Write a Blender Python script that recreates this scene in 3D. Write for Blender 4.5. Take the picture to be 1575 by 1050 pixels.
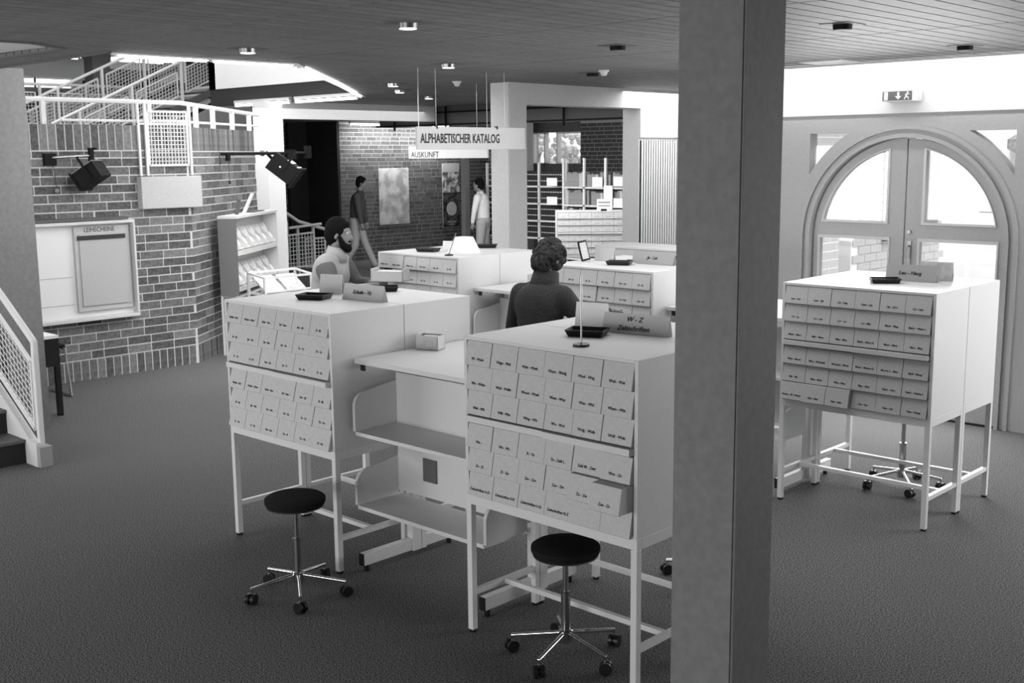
import bpy, bmesh, math, random
from mathutils import Vector, Matrix, Euler
random.seed(7)
S = bpy.context.scene
for o in list(bpy.data.objects): bpy.data.objects.remove(o)
PI = math.pi
# ---------------------------------------------------------------- camera
cd = bpy.data.cameras.new('camera'); cam = bpy.data.objects.new('camera', cd)
S.collection.objects.link(cam); S.camera = cam
fwd = Vector((-0.67985802, 0.71546979, -0.16092252)); rgt = Vector((0.72594056, 0.68769319, -0.00940088)); up = Vector((-0.10393928, 0.12321145, 0.98692227))
R = Matrix((rgt, up, -fwd)).transposed()
cam.matrix_world = Matrix.Translation((0, 0, 2.1)) @ R.to_4x4()
cd.sensor_width = 36.0; cd.lens = 1761.535 / 1575.0 * 36.0; cd.clip_start = 0.05; cd.clip_end = 200
# ---------------------------------------------------------------- world, sun, window light, exposure
W = bpy.data.worlds.new('overcast_sky'); S.world = W; W.use_nodes = True
bg = W.node_tree.nodes['Background']; bg.inputs[0].default_value = (1, 1, 1, 1); bg.inputs[1].default_value = 0.62
def area(name, loc, target, sx, sy, power):
    l = bpy.data.lights.new(name, 'AREA'); l.shape = 'RECTANGLE'; l.size = sx; l.size_y = sy; l.energy = power
    o = bpy.data.objects.new(name, l); S.collection.objects.link(o); o.location = loc
    d = Vector(target) - Vector(loc); o.rotation_euler = d.to_track_quat('-Z', 'Y').to_euler(); return o
sun = bpy.data.lights.new('sun', 'SUN'); sun.energy = 1.1; sun.angle = 0.3
so = bpy.data.objects.new('sun', sun); S.collection.objects.link(so); so.location = (8, 0, 12)
so.rotation_euler = Vector((-.55, .35, -.75)).to_track_quat('-Z', 'Y').to_euler()
area('window_light_right', (-0.9, 8.45, 1.45), (-2.0, 5.6, 0.9), 2.6, 2.2, 80)
area('window_light_front', (-3.0, -2.6, 0.9), (-4.2, 3.5, 0.6), 4.0, 1.2, 85)
area('window_light_left', (-8.6, -0.5, 1.4), (-9.2, 5.5, 1.0), 4.0, 1.6, 75)
area('door_daylight', (-4.0, 8.6, 1.3), (-4.0, 5.0, 0.4), 1.5, 1.9, 45)
area('upper_floor_light', (-12.5, 6.0, 5.6), (-12.0, 6.0, 0), 6, 5, 150)
area('tube_row_light', (-7.3, 4.5, 2.70), (-10.4, 5.8, 1.4), .06, 1.4, 20)
area('tube_slant_light', (-8.95, 6.9, 2.70), (-10.8, 6.9, 1.2), .06, 3.6, 20)
area('hall_ceiling_light', (-10.5, 8.5, 2.70), (-10.5, 8.5, 0), 5.0, 5.0, 75)
area('ceiling_lamps_light', (-4.6, 5.6, 2.68), (-4.6, 5.6, 0), 4.0, 3.4, 42)
area('bay_fill_light', (-6.7, 10.4, 2.68), (-6.9, 10.4, 0), 1.2, 2.0, 22)  # added fill to brighten the fluted panel; no lamp hangs here
area('reading_room_light', (-12.6, 12.5, 2.66), (-12.6, 15.5, 0.8), 4.0, 1.5, 130)
S.view_settings.view_transform = 'Standard'; S.view_settings.look = 'None'
S.view_settings.gamma = 1.0; S.view_settings.exposure = 0.92; S.view_settings.use_curve_mapping = False

# ---------------------------------------------------------------- materials (black and white photograph: all greys)
def mat(name, v, rough=.6, metal=0.0, spec=.4, noise=0.0, nscale=40, bump=0.0, emit=0.0, alpha=None, nlo=None):
    m = bpy.data.materials.new(name); m.use_nodes = True; nt = m.node_tree; b = nt.nodes['Principled BSDF']
    b.inputs['Base Color'].default_value = (v, v, v, 1); b.inputs['Roughness'].default_value = rough
    b.inputs['Metallic'].default_value = metal; b.inputs['Specular IOR Level'].default_value = spec
    if noise or bump:
        tc = nt.nodes.new('ShaderNodeTexCoord'); nz = nt.nodes.new('ShaderNodeTexNoise'); nz.inputs['Scale'].default_value = nscale
        nz.inputs['Detail'].default_value = 6; nt.links.new(tc.outputs['Object'], nz.inputs['Vector'])
        if noise:
            mr = nt.nodes.new('ShaderNodeMapRange'); mr.inputs['From Min'].default_value = .3+.1*(nscale > 100); mr.inputs['From Max'].default_value = .7-.1*(nscale > 100)
            mr.inputs['To Min'].default_value = max(0, v - noise); mr.inputs['To Max'].default_value = v + noise
            cc = nt.nodes.new('ShaderNodeCombineColor')
            nt.links.new(nz.outputs['Fac'], mr.inputs['Value'])
            for k in range(3): nt.links.new(mr.outputs[0], cc.inputs[k])
            nt.links.new(cc.outputs[0], b.inputs['Base Color'])
        if bump:
            bp = nt.nodes.new('ShaderNodeBump'); bp.inputs['Strength'].default_value = bump; bp.inputs['Distance'].default_value = .004
            nt.links.new(nz.outputs['Fac'], bp.inputs['Height']); nt.links.new(bp.outputs[0], b.inputs['Normal'])
    if emit: b.inputs['Emission Color'].default_value = (1, 1, 1, 1); b.inputs['Emission Strength'].default_value = emit
    return m
M = {}
M['carpet'] = mat('grey_carpet', .115, .95, noise=.10, nscale=165, bump=0, spec=.1)
M['plank'] = mat('ceiling_plank_wood', .15, .6, noise=.03, nscale=9)
M['plank2'] = mat('ceiling_plank_wood_b', .13, .6, noise=.03, nscale=9)
M['slab'] = mat('ceiling_void_black', .03, .9)
M['brickA'] = mat('brick_mid', .14, .85, noise=.05, nscale=30, bump=.6)
M['brickB'] = mat('brick_dark', .09, .85, noise=.04, nscale=30, bump=.6)
M['brickC'] = mat('brick_light', .19, .85, noise=.05, nscale=30, bump=.6)
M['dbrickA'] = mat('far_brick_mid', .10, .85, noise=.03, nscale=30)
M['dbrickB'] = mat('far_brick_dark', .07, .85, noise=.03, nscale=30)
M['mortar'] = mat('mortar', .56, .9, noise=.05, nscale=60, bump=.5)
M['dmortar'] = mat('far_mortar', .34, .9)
M['white'] = mat('white_laminate', .62, .45, noise=.015, nscale=90)
M['card'] = mat('drawer_front_card', .50, .6, noise=.03, nscale=70)
M['metalw'] = mat('white_painted_steel', .66, .35)
M['concrete'] = mat('painted_pillar_grey', .19, .7, noise=.02, nscale=30)
M['plaster'] = mat('white_plaster', .78, .8)
M['pillarw'] = mat('white_plaster_pillar', .6, .8, noise=.02, nscale=30)
M['black'] = mat('black_plastic', .012, .35)
M['blackm'] = mat('black_metal', .006, .6, spec=.15)
M['seat'] = mat('black_seat_fabric', .012, .9, spec=.15, bump=.4, nscale=200)
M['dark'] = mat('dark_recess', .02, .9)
M['chrome'] = mat('chrome', .75, .12, metal=1.0)
M['steel'] = mat('dull_steel', .35, .3, metal=1.0)
M['ink'] = mat('printing_ink', .02, .7)
M['sign'] = mat('sign_board_grey', .50, .6)
M['signw'] = mat('sign_board_white', .72, .6)
M['signd'] = mat('tent_card_grey', .36, .7)
M['paper'] = mat('paper_white', .78, .8)
M['paperg'] = mat('paper_grey', .5, .8, noise=.12, nscale=25)
M['doorw'] = mat('door_painted_grey', .42, .5, noise=.02, nscale=40)
M['grey'] = mat('mid_grey_panel', .30, .6)
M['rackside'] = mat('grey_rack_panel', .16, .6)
M['shirt_shade'] = mat('shirt_sleeve_shaded', .12, .9)  # same light shirt, with the shade on the sleeves put into the colour
M['greyd'] = mat('dark_grey_panel', .10, .6)
M['felt'] = mat('light_grey_board', .45, .9, noise=.03, nscale=120)
M['tube'] = mat('fluorescent_tube', .9, .5, emit=5.0)
M['lampon'] = mat('lit_lamp_glass', .9, .5, emit=2.0)
M['winlit'] = mat('bright_overcast_window', .9, .5, emit=1.6)
M['skin'] = mat('skin', .20, .6)
M['hair'] = mat('dark_hair', .007, .9, spec=.08, bump=1.0, nscale=60)
M['hairc'] = mat('curly_hair', .035, .9, spec=.08, noise=.03, nscale=45, bump=1.0)
M['shirt'] = mat('light_shirt', .34, .85, bump=.2, nscale=12)
M['sweater'] = mat('dark_sweater', .035, .95, noise=.012, nscale=90, bump=.6)
M['trouser'] = mat('dark_trousers', .06, .9)
M['trouserl'] = mat('light_trousers', .35, .9)
M['blouse'] = mat('white_blouse', .65, .9)
M['bookd'] = mat('black_book_binding', .02, .6)
M['bookg'] = mat('grey_book_binding', .22, .7, noise=.05, nscale=20)
M['bookl'] = mat('pale_book_binding', .42, .7, noise=.05, nscale=20)
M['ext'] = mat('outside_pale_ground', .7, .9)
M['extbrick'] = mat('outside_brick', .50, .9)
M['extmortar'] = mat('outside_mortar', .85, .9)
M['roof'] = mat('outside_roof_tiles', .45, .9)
g = bpy.data.materials.new('window_glass'); g.use_nodes = True; nt = g.node_tree; nt.nodes.clear()
o_ = nt.nodes.new('ShaderNodeOutputMaterial'); mx = nt.nodes.new('ShaderNodeMixShader'); tr = nt.nodes.new('ShaderNodeBsdfTransparent'); gl = nt.nodes.new('ShaderNodeBsdfGlossy')
gl.inputs['Roughness'].default_value = .03; mx.inputs[0].default_value = .07
nt.links.new(tr.outputs[0], mx.inputs[1]); nt.links.new(gl.outputs[0], mx.inputs[2]); nt.links.new(mx.outputs[0], o_.inputs[0])
M['glass'] = g
# poster print: abstract blotches
def poster_mat(name, lo, hi, sc, seed):
    m = bpy.data.materials.new(name); m.use_nodes = True; nt = m.node_tree; b = nt.nodes['Principled BSDF']; b.inputs['Roughness'].default_value = .7
    tc = nt.nodes.new('ShaderNodeTexCoord'); nz = nt.nodes.new('ShaderNodeTexNoise'); nz.noise_dimensions = '4D'; nz.inputs['W'].default_value = seed
    nz.inputs['Scale'].default_value = sc; nz.inputs['Detail'].default_value = 5
    cr = nt.nodes.new('ShaderNodeValToRGB'); cr.color_ramp.elements[0].position = .42; cr.color_ramp.elements[1].position = .58
    cr.color_ramp.elements[0].color = (lo, lo, lo, 1); cr.color_ramp.elements[1].color = (hi, hi, hi, 1)
    nt.links.new(tc.outputs['Object'], nz.inputs['Vector']); nt.links.new(nz.outputs['Fac'], cr.inputs[0]); nt.links.new(cr.outputs[0], b.inputs['Base Color']); return m
M['post1'] = poster_mat('faded_map_print', .30, .55, 4, 1)
M['post2'] = poster_mat('row_pattern_print', .08, .6, 9, 2)
M['post3'] = poster_mat('dark_print', .008, .10, 7, 5)
M['mag'] = poster_mat('magazine_cover_print', .45, .8, 14, 9)

# ---------------------------------------------------------------- mesh helpers
class MB:
    def __init__(s): s.v = []; s.f = []
    def box(s, x0, y0, z0, x1, y1, z1, mtx=None):
        b = len(s.v)
        P = [(x0,y0,z0),(x1,y0,z0),(x1,y1,z0),(x0,y1,z0),(x0,y0,z1),(x1,y0,z1),(x1,y1,z1),(x0,y1,z1)]
        s.v += [tuple(mtx @ Vector(p)) if mtx else p for p in P]
        s.f += [tuple(b+i for i in q) for q in ((0,3,2,1),(4,5,6,7),(0,1,5,4),(1,2,6,5),(2,3,7,6),(3,0,4,7))]; return s
    def cyl(s, p0, p1, r0, r1=None, n=12, caps=True):
        if r1 is None: r1 = r0
        p0, p1 = Vector(p0), Vector(p1); d = (p1-p0).normalized(); a = d.orthogonal().normalized(); c = d.cross(a); b = len(s.v)
        for p, r in ((p0, r0), (p1, r1)):
            for i in range(n):
                t = 2*PI*i/n; s.v.append(tuple(p + r*(math.cos(t)*a + math.sin(t)*c)))
        for i in range(n): j = (i+1) % n; s.f.append((b+i, b+j, b+n+j, b+n+i))
        if caps: s.f.append(tuple(b+i for i in reversed(range(n)))); s.f.append(tuple(b+n+i for i in range(n)))
        return s
    def bar(s, p0, p1, w, h):   # rectangular bar between two points; w horizontal, h the other way
        p0, p1 = Vector(p0), Vector(p1); d = (p1-p0).normalized(); u = Vector((0,0,1)) if abs(d.z) < .99 else Vector((0,1,0))
        a = d.cross(u).normalized()*w/2; c = a.cross(d).normalized()*h/2; b = len(s.v)
        for p in (p0, p1): s.v += [tuple(p-a-c), tuple(p+a-c), tuple(p+a+c), tuple(p-a+c)]
        s.f += [(b,b+3,b+2,b+1),(b+4,b+5,b+6,b+7)] + [(b+i, b+(i+1)%4, b+4+(i+1)%4, b+4+i) for i in range(4)]; return s
    def prism(s, pts, axis, a0, a1):   # polygon pts (2D) extruded along axis 'x','y','z'
        b = len(s.v); n = len(pts)
        for a in (a0, a1):
            for (p, q) in pts: s.v.append({'x': (a,p,q), 'y': (p,a,q), 'z': (p,q,a)}[axis])
        s.f.append(tuple(b+i for i in range(n))); s.f.append(tuple(b+n+i for i in reversed(range(n))))
        for i in range(n): j = (i+1) % n; s.f.append((b+j, b+i, b+n+i, b+n+j))
        return s
    def lathe(s, prof, c=(0,0,0), n=24):
        b = len(s.v)
        for (r, z) in prof:
            for i in range(n): t = 2*PI*i/n; s.v.append((c[0]+r*math.cos(t), c[1]+r*math.sin(t), c[2]+z))
        for k in range(len(prof)-1):
            for i in range(n): j = (i+1) % n; s.f.append((b+k*n+i, b+k*n+j, b+(k+1)*n+j, b+(k+1)*n+i))
        s.f.append(tuple(b+i for i in reversed(range(n)))); s.f.append(tuple(b+(len(prof)-1)*n+i for i in range(n))); return s
    def sph(s, c, r, n=12, sc=(1,1,1)):
        prof = [(max(1e-4, r*math.sin(PI*k/(n//2))), -r*math.cos(PI*k/(n//2))) for k in range(n//2+1)]
        t = MB().lathe(prof, (0,0,0), n); b = len(s.v)
        s.v += [(c[0]+v[0]*sc[0], c[1]+v[1]*sc[1], c[2]+v[2]*sc[2]) for v in t.v]; s.f += [tuple(b+i for i in f) for f in t.f]; return s
    def mesh(s, name, m=None, smooth=False, fix=True):
        me = bpy.data.meshes.new(name); me.from_pydata(s.v, [], s.f)
        if fix:
            bm = bmesh.new(); bm.from_mesh(me); bmesh.ops.recalc_face_normals(bm, faces=bm.faces); bm.to_mesh(me); bm.free()
        if smooth: me.polygons.foreach_set('use_smooth', [True]*len(me.polygons)); 
        if smooth: me.set_sharp_from_angle(angle=math.radians(40))
        if m: me.materials.append(M[m])
        return me
    def build(s, name, m, parent=None, loc=None, rot=None, smooth=False, bevel=0):
        return link(name, s.mesh(name, m, smooth), parent, loc, rot, bevel)
def link(name, me, parent=None, loc=None, rot=None, bevel=0):
    o = bpy.data.objects.new(name, me); S.collection.objects.link(o)
    if parent: o.parent = parent
    if loc is not None: o.location = loc
    if rot is not None: o.rotation_euler = rot
    if bevel: b = o.modifiers.new('bevel', 'BEVEL'); b.width = bevel; b.segments = 2; b.limit_method = 'ANGLE'
    return o
def tag(o, label=None, cat=None, group=None, kind=None):
    if label: o['label'] = label
    if cat: o['category'] = cat
    if group: o['group'] = group
    if kind: o['kind'] = kind
    return o
def thing(name, label, cat, loc=(0,0,0), rz=0, group=None):
    o = bpy.data.objects.new(name, None); S.collection.objects.link(o); o.empty_display_size = .1
    o.location = loc; o.rotation_euler = (0,0,rz); return tag(o, label, cat, group)
def struct(name, mb, m, **k): return tag(mb.build(name, m, **k), kind='structure')
def flat_shape(name, outer, holes, depth, m, parent=None, loc=None, rot=None):
    """2D outline with holes given in (x,z), extruded along +y by depth"""
    cu = bpy.data.curves.new(name, 'CURVE'); cu.dimensions = '2D'; cu.fill_mode = 'BOTH'; cu.extrude = depth/2
    for ring in [outer]+holes:
        sp = cu.splines.new('POLY'); sp.points.add(len(ring)-1); sp.use_cyclic_u = True
        for p, q in zip(sp.points, ring): p.co = (q[0], q[1], 0, 1)
    t = bpy.data.objects.new('t', cu); S.collection.objects.link(t); bpy.context.view_layer.update()
    me = bpy.data.meshes.new_from_object(t.evaluated_get(bpy.context.evaluated_depsgraph_get()))
    bpy.data.objects.remove(t); me.transform(Matrix.Rotation(PI/2, 4, 'X')); me.transform(Matrix.Translation((0, depth/2, 0)))
    me.materials.clear(); me.materials.append(M[m]); me.name = name; return link(name, me, parent, loc, rot)
_fc = {}
def lettering(name, text, size, m, parent=None, loc=(0,0,0), rot=(PI/2,0,0), sx=1.0, depth=.0008, align='CENTER', bold=0.0, shear=0.0):
    key = (text, size, m, sx, depth, align, bold, shear)
    if key not in _fc:
        cu = bpy.data.curves.new('t', 'FONT'); cu.body = text; cu.size = size; cu.extrude = depth; cu.align_x = align; cu.align_y = 'CENTER'; cu.offset = bold; cu.shear = shear
        cu.resolution_u = 2
        t = bpy.data.objects.new('t', cu); S.collection.objects.link(t); bpy.context.view_layer.update()
        me = bpy.data.meshes.new_from_object(t.evaluated_get(bpy.context.evaluated_depsgraph_get())); bpy.data.objects.remove(t)
        me.transform(Matrix.Diagonal((sx,1,1,1))); me.materials.clear(); me.materials.append(M[m]); me.name = name; _fc[key] = me
    return link(name, _fc[key], parent, loc, rot)

# ================================================================ SETTING
CEIL = 2.78
struct('wall_right', MB().box(5.9, -4, 0, 6, 8.8, 2.8), 'grey')
struct('wall_front', MB().box(-22, -4, 0, 6, -3.9, 2.8), 'grey')
struct('wall_left', MB().box(-22, -4, 0, -21.9, 19.2, 2.8), 'pillarw')
struct('floor', MB().box(-22, -4, -.1, 6, 8.83, 0).box(-22, 8.83, -.1, -5.6, 12.4, 0).box(-22, 12.4, -.1, -9.1, 19.2, 0), 'carpet')
# ---- ceiling slab and planks, cut round the stair opening and the light well
ATR = [(-7.15,3.75),(-7.15,5.2),(-10.5,8.6),(-13.65,8.6),(-13.65,11.0),(-17.0,11.0),(-17.0,3.75)]
STW = [(-6.85,1.2),(-6.85,3.1),(-7.05,3.38),(-12.0,3.38),(-12.0,1.2)]
def cuts(x, poly):
    ys = []
    for i in range(len(poly)):
        (ax, ay), (bx_, by_) = poly[i], poly[(i+1) % len(poly)]
        if (ax-x)*(bx_-x) < 0: ys.append(ay+(by_-ay)*(x-ax)/(bx_-ax))
    ys.sort(); return [(ys[i], ys[i+1]) for i in range(0, len(ys)-1, 2)]
def segs(x, y0, y1, poly_list):
    out = [(y0, y1)]
    for poly in poly_list:
        for (c0, c1) in cuts(x, poly):
            nw = []
            for (a, b) in out:
                if c1 <= a or c0 >= b: nw.append((a, b)); continue
                if c0 > a: nw.append((a, c0))
                if c1 < b: nw.append((c1, b))
            out = nw
    return out
slab = MB(); P = .12
nx = int(26/P)
joints = [-2.8,-1.25,.3,1.85,3.44,4.89,6.5,8.05,9.6,11.2,12.8,14.4,16.0,17.6,19.2]
planks = []; x = 5.0
while x > -21.4:
    for (a, b) in segs(x-P/2+.0007, -3.9, 8.70 if x > -5.6 else 12.4 if x > -9.1 else 19.0, [ATR, STW]):
        slab.box(x-P, a, CEIL+.02, x, b, CEIL+.3)
        for j0, j1 in zip(joints, joints[1:]):
            s0, s1 = max(a, j0+.008), min(b, j1-.008)
            if s1-s0 > .05: planks.append((x-P/2, s0, s1))
    x -= P
ceiling = struct('ceiling', slab, 'slab')
def pscore(p):
    cx, cy = p[0], (p[1]+p[2])/2; dep = -.68*cx+.715*cy
    rx = (.726*cx+.688*cy)/max(dep, .1)
    if dep < 2 or abs(rx) > .52 or CEIL-2.1 > (.47)*dep: return 99+dep
    return dep
planks.sort(key=pscore)
unit = {}
rest = [MB(), MB()]
for i, (px, a, b) in enumerate(planks):
    k = random.random() < .5
    if i < 295:
        key = (round(b-a, 2), k)
        if key not in unit: unit[key] = MB().box(-.0535, 0, 0, .0535, b-a, .0195).mesh('plank', 'plank' if k else 'plank2', fix=False)
        link('plank', unit[key], ceiling, (px, a, CEIL))
    else: rest[k].box(px-.0535, a, CEIL, px+.0535, b, CEIL+.0195)
for k in (0, 1): tag(rest[k].build('plank', 'plank' if k else 'plank2', ceiling), kind='stuff')
# fascia boards round the light well, white parapet of the upper floor, upper floor
def edge(name, p, q, z0, z1, m, th=.03):
    mb = MB(); mb.bar((p[0],p[1],(z0+z1)/2), (q[0],q[1],(z0+z1)/2), th, z1-z0); return struct(name, mb, m)
edge('trim_1', (-7.13,3.72), (-7.13,5.2), 2.77, 3.12, 'plaster')
edge('trim_2', (-7.12,5.2), (-10.5,8.62), 2.77, 3.12, 'plaster')
edge('trim_shade_3', (-10.5,8.585), (-13.65,8.585), 2.765, 2.99, 'slab')  # black colour stands for the shaded recess under the parapet
edge('trim_4', (-6.83,1.2), (-6.83,3.1), 2.77, 3.1, 'greyd'); edge('trim_5', (-6.83,3.1), (-7.05,3.4), 2.77, 3.1, 'greyd'); edge('trim_6', (-7.05,3.4), (-12,3.4), 2.77, 3.1, 'greyd')
edge('trim_7', (-7.1,3.73), (-17,3.73), 2.77, 3.12, 'greyd')
struct('wall_upper_parapet', MB().box(-13.65, 8.56, 2.99, -10.45, 8.72, 4.6).box(-13.65,8.56,2.99,-13.5,11,4.6), 'plaster')
struct('wall_upper_underside', MB().box(-13.6, 8.95, 2.80, -9.5, 9.05, 3.0), 'greyd')
struct('floor_upper', MB().box(-24, 2, 3.06, -17.0, 16, 3.15), 'greyd')
struct('ceiling_upper', MB().box(-24, 2, 6.0, -6, 16, 6.1), 'grey')
struct('ceiling_upper_gallery', MB().box(-24, 2, 4.05, -18.0, 16, 4.2), 'greyd')
struct('wall_upper_back', MB().box(-22.3, 5, 3.15, -22.1, 15, 4.1), 'grey')
for n, (ya, yb, za, zb) in enumerate([(9.55,10.0,3.42,3.62),(10.03,10.72,3.42,3.62),(12.6,13.2,3.15,3.35)], 1):
    w = tag(MB().box(-22.1, ya, za, -22.06, yb, zb).build('window_%d' % n, 'winlit'), kind='structure')
    fr = MB(); fr.box(-22.08,ya-.03,za-.03,-22.03,yb+.03,za); fr.box(-22.08,ya-.03,zb,-22.03,yb+.03,zb+.03); fr.box(-22.08,ya-.03,za,-22.03,ya,zb); fr.box(-22.08,yb,za,-22.03,yb+.03,zb); fr.build('window_frame','metalw',w)

# ---- brick walls
def make_brick(L, Hh, dp, m): return MB().box(0, 0, 0, L, dp, Hh).mesh('brick', m, fix=False)
def brick_wall(name, p0, ang, length, height, mats, mortar, soldier_top=True, soldier_bot=True, thick=.24, start=0, z0=0.0, limit=296, mort_name=None):
    """local x along the wall, local -y is the visible face"""
    base = MB().box(0, .0015, z0, length, thick, height).build(name, mortar, loc=(p0[0], p0[1], 0), rot=(0,0,ang))
    tag(base, kind='structure')
    cache = {}; recs = []
    def rec(kind, x, z, L, Hh): recs.append((x, z, L, Hh))
    top = height; z = z0
    sh = .235; cp = .083; sp = .083
    if soldier_bot:
        x = .005
        while x < length-.03: rec('s', x, z-.045+.0, min(.071, length-x), sh-.045+.0) if False else recs.append((x, z, min(.071, length-x), .19)); x += sp
        z += .19+.012
    zt = height-(sh if soldier_top else 0)
    r = 0
    while z+.05 < zt:
        x = [-.19,-.06,-.13,0.0][r % 4]
        while x < length:
            L = .24 if random.random() > .16 else .115
            a, b = max(x, 0.004), min(x+L, length)
            if b-a > .03: recs.append((a, z, b-a, min(.071, zt-z-.012)))
            x += L+.012
        z += cp; r += 1
    if soldier_top:
        x = .005
        while x < length-.03: recs.append((x, zt, min(.071, length-x), sh)); x += sp
    rest = {m: MB() for m in mats}
    recs.sort(key=lambda q: -q[1] if name == 'wall_far_lit' else 0)
    for i, (x, z, L, Hh) in enumerate(recs):
        m = random.choices(mats, [5, 3, 2][:len(mats)])[0]; pr = random.choice((0, .001, .002))
        if i < limit:
            key = (round(L, 2), round(Hh, 2), m, pr)
            if key not in cache: cache[key] = make_brick(L, Hh, .02, m)
            link('brick', cache[key], base, (x, -pr-.001, z))
        else: rest[m].box(x, -pr-.001, z, x+L, .02, z+Hh)
    for m in mats:
        if rest[m].v: tag(rest[m].build('brick', m, base), kind='stuff')
    return base
BR = ['brickA', 'brickB', 'brickC']; DB = ['dbrickA', 'dbrickB']
brick_wall('wall_stair_drum', (-10.42, 3.9), PI/2, 2.35, 2.415, BR, 'mortar')
brick_wall('wall_stair_drum_angled', (-10.42, 6.25), PI/2+math.atan2(.61,.79), 2.10, 2.405, BR, 'mortar')
struct('wall_stair_drum_core', MB().box(-17, 3.9, 0, -10.7, 4.1, 2.4), 'greyd')
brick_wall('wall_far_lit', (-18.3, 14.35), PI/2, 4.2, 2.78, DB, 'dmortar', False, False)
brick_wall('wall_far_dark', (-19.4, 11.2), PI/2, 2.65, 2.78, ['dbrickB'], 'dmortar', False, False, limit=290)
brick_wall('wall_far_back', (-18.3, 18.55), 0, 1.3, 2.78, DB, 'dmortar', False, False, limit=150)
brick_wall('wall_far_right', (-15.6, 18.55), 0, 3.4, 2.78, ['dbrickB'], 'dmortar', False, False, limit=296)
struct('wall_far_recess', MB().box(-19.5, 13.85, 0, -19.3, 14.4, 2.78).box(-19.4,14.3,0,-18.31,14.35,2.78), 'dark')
struct('wall_far_below_window', MB().box(-17.0, 18.55, 0, -15.6, 18.8, 1.9).box(-17.0,18.55,2.56,-15.6,18.8,2.78), 'dbrickA')
for n, (xa, xb) in enumerate([(-17.0,-16.62),(-16.3,-15.6)], 4):
    w = tag(MB().box(xa, 18.62, 1.9, xb, 18.66, 2.56).build('window_%d' % n, 'glass'), kind='structure')
    f = MB(); f.box(xa, 18.58, 1.88, xb, 18.7, 1.92); f.box(xa,18.58,2.53,xb,18.7,2.57); f.box(xa,18.58,1.9,xa+.03,18.7,2.55); f.box(xb-.03,18.58,1.9,xb,18.7,2.55); f.build('window_frame','metalw',w)
# ---- white structural frames: pillars with beams along the hall
def pillar(name, x0, y0, x1, y1, z1, m, label, groove=True):
    """square pillar, a shadow groove down the corner that faces the room (x1,y0)"""
    pts = [(x0,y0),(x1-.012,y0),(x1-.010,y0+.006),(x1-.005,y0+.006),(x1-.003,y0+.001),(x1,y0+.003),(x1,y1),(x0,y1)] if groove else [(x0,y0),(x1,y0),(x1,y1),(x0,y1)]
    o = MB().prism(pts, 'z', 0, z1).build(name, m, bevel=0); o['kind'] = 'structure'; return o
pillar('trim_pillar_near', -2.215, 3.125, -1.965, 3.355, CEIL, 'concrete', '')
pillar('trim_pillar_middle', -7.90, 8.045, -7.655, 8.29, CEIL, 'pillarw', '')
pillar('trim_pillar_left', -9.1, 3.63, -8.81, 3.92, CEIL, 'concrete', '', False)
pillar('trim_pillar_white', -12.36, 8.35, -12.08, 8.60, CEIL, 'plaster', '', False)
pillar('trim_pillar_far', -16.55, 17.5, -16.25, 17.8, CEIL, 'pillarw', '', False)
pillar('trim_pillar_slim', -16.10, 15.55, -15.98, 15.67, CEIL, 'concrete', '', False)
struct('trim_beam_middle', MB().box(-7.9, 8.29, 2.58, -7.655, 12.2, CEIL), 'pillarw')
struct('trim_beam_white', MB().box(-12.36, 8.60, 2.57, -12.10, 11.2, CEIL), 'pillarw')
struct('wall_fluted_bay', MB().box(-7.9, 10.11, 0, -7.68, 12.2, 2.58).box(-7.68, 10.11, 2.27, -7.655, 12.2, 2.58), 'pillarw')
fl = thing('fluted_wall_panel', 'white vertically fluted radiator panel on the wall behind the big pillar', 'radiator', (-7.68, 10.13, .12))
MB().box(0, 0, 0, .012, 1.2, 2.12).build('shaded_back_plate', 'dark', fl)  # near-black colour puts the shade between the ribs into the plate
rib = MB().box(.012, 0, 0, .020, .025, 2.12).mesh('rib', 'plaster')
for i in range(27): link('rib', rib, fl, (0, .01+i*.0445, 0))
# dark steel rail frame hanging under the far ceiling
t = thing('ceiling_rail', 'long dark double rail under the far ceiling, left of the middle pillar', 'rail', (-13.5, 11.3, 2.5))
for z in (.0, .17): MB().bar((0, 0, z+.03), (5.5, 0, z+.03), .03, .02).build('bar', 'blackm', t)
for i in range(5): MB().box(.4+i*1.1, -.01, -.04, .425+i*1.1, .01, .28).build('hanger', 'blackm', t)
struct('trim_beam_dark', MB().box(-13.5, 11.36, 2.52, -7.9, 11.6, CEIL), 'greyd')
# ---- door wall
def arc(cx, cz, r, a0, a1, n=24): return [(cx+r*math.cos(math.radians(a0+(a1-a0)*i/n)), cz+r*math.sin(math.radians(a0+(a1-a0)*i/n))) for i in range(n+1)]
DC, DZ, DY = -4.0, 1.403, 8.70
rO = .80
outer = [(-5.6, 0), (DC-rO, 0)] + list(reversed(arc(DC, DZ, rO, 0, 180))) [0:0] + arc(DC, DZ, rO, 180, 0) + [(DC+rO, 0), (0.5, 0), (0.5, 2.39), (-5.6, 2.39)]
a1 = math.degrees(math.acos((DC-(-4.83))/.975)); 
spl = [(-4.835, 2.248), (-4.835, DZ+math.sqrt(.975**2-.835**2))] + arc(DC, DZ, .975, 180-math.degrees(math.acos(.835/.975)), 180-math.degrees(math.asin(.845/.975)), 10)[1:]
spr = [(2*DC-x, z) for x, z in reversed(spl)]
wb = flat_shape('wall_back', outer, [spl, spr], .12, 'doorw', loc=(0, DY, 0)); wb['kind'] = 'structure'
struct('wall_back_header', MB().box(-5.6, DY-.03, 2.39, .5, DY+.12, CEIL+.02), 'plaster')
struct('wall_hall_side', MB().box(-5.75, DY+.12, 0, -5.6, 12.4, CEIL).box(-9.15, 12.4, 0, -5.6, 12.5, CEIL).prism([(-9.15,12.4),(-9.05,12.4),(-13.5,18.8),(-13.6,18.8)],'z',0,CEIL), 'plaster')
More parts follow.
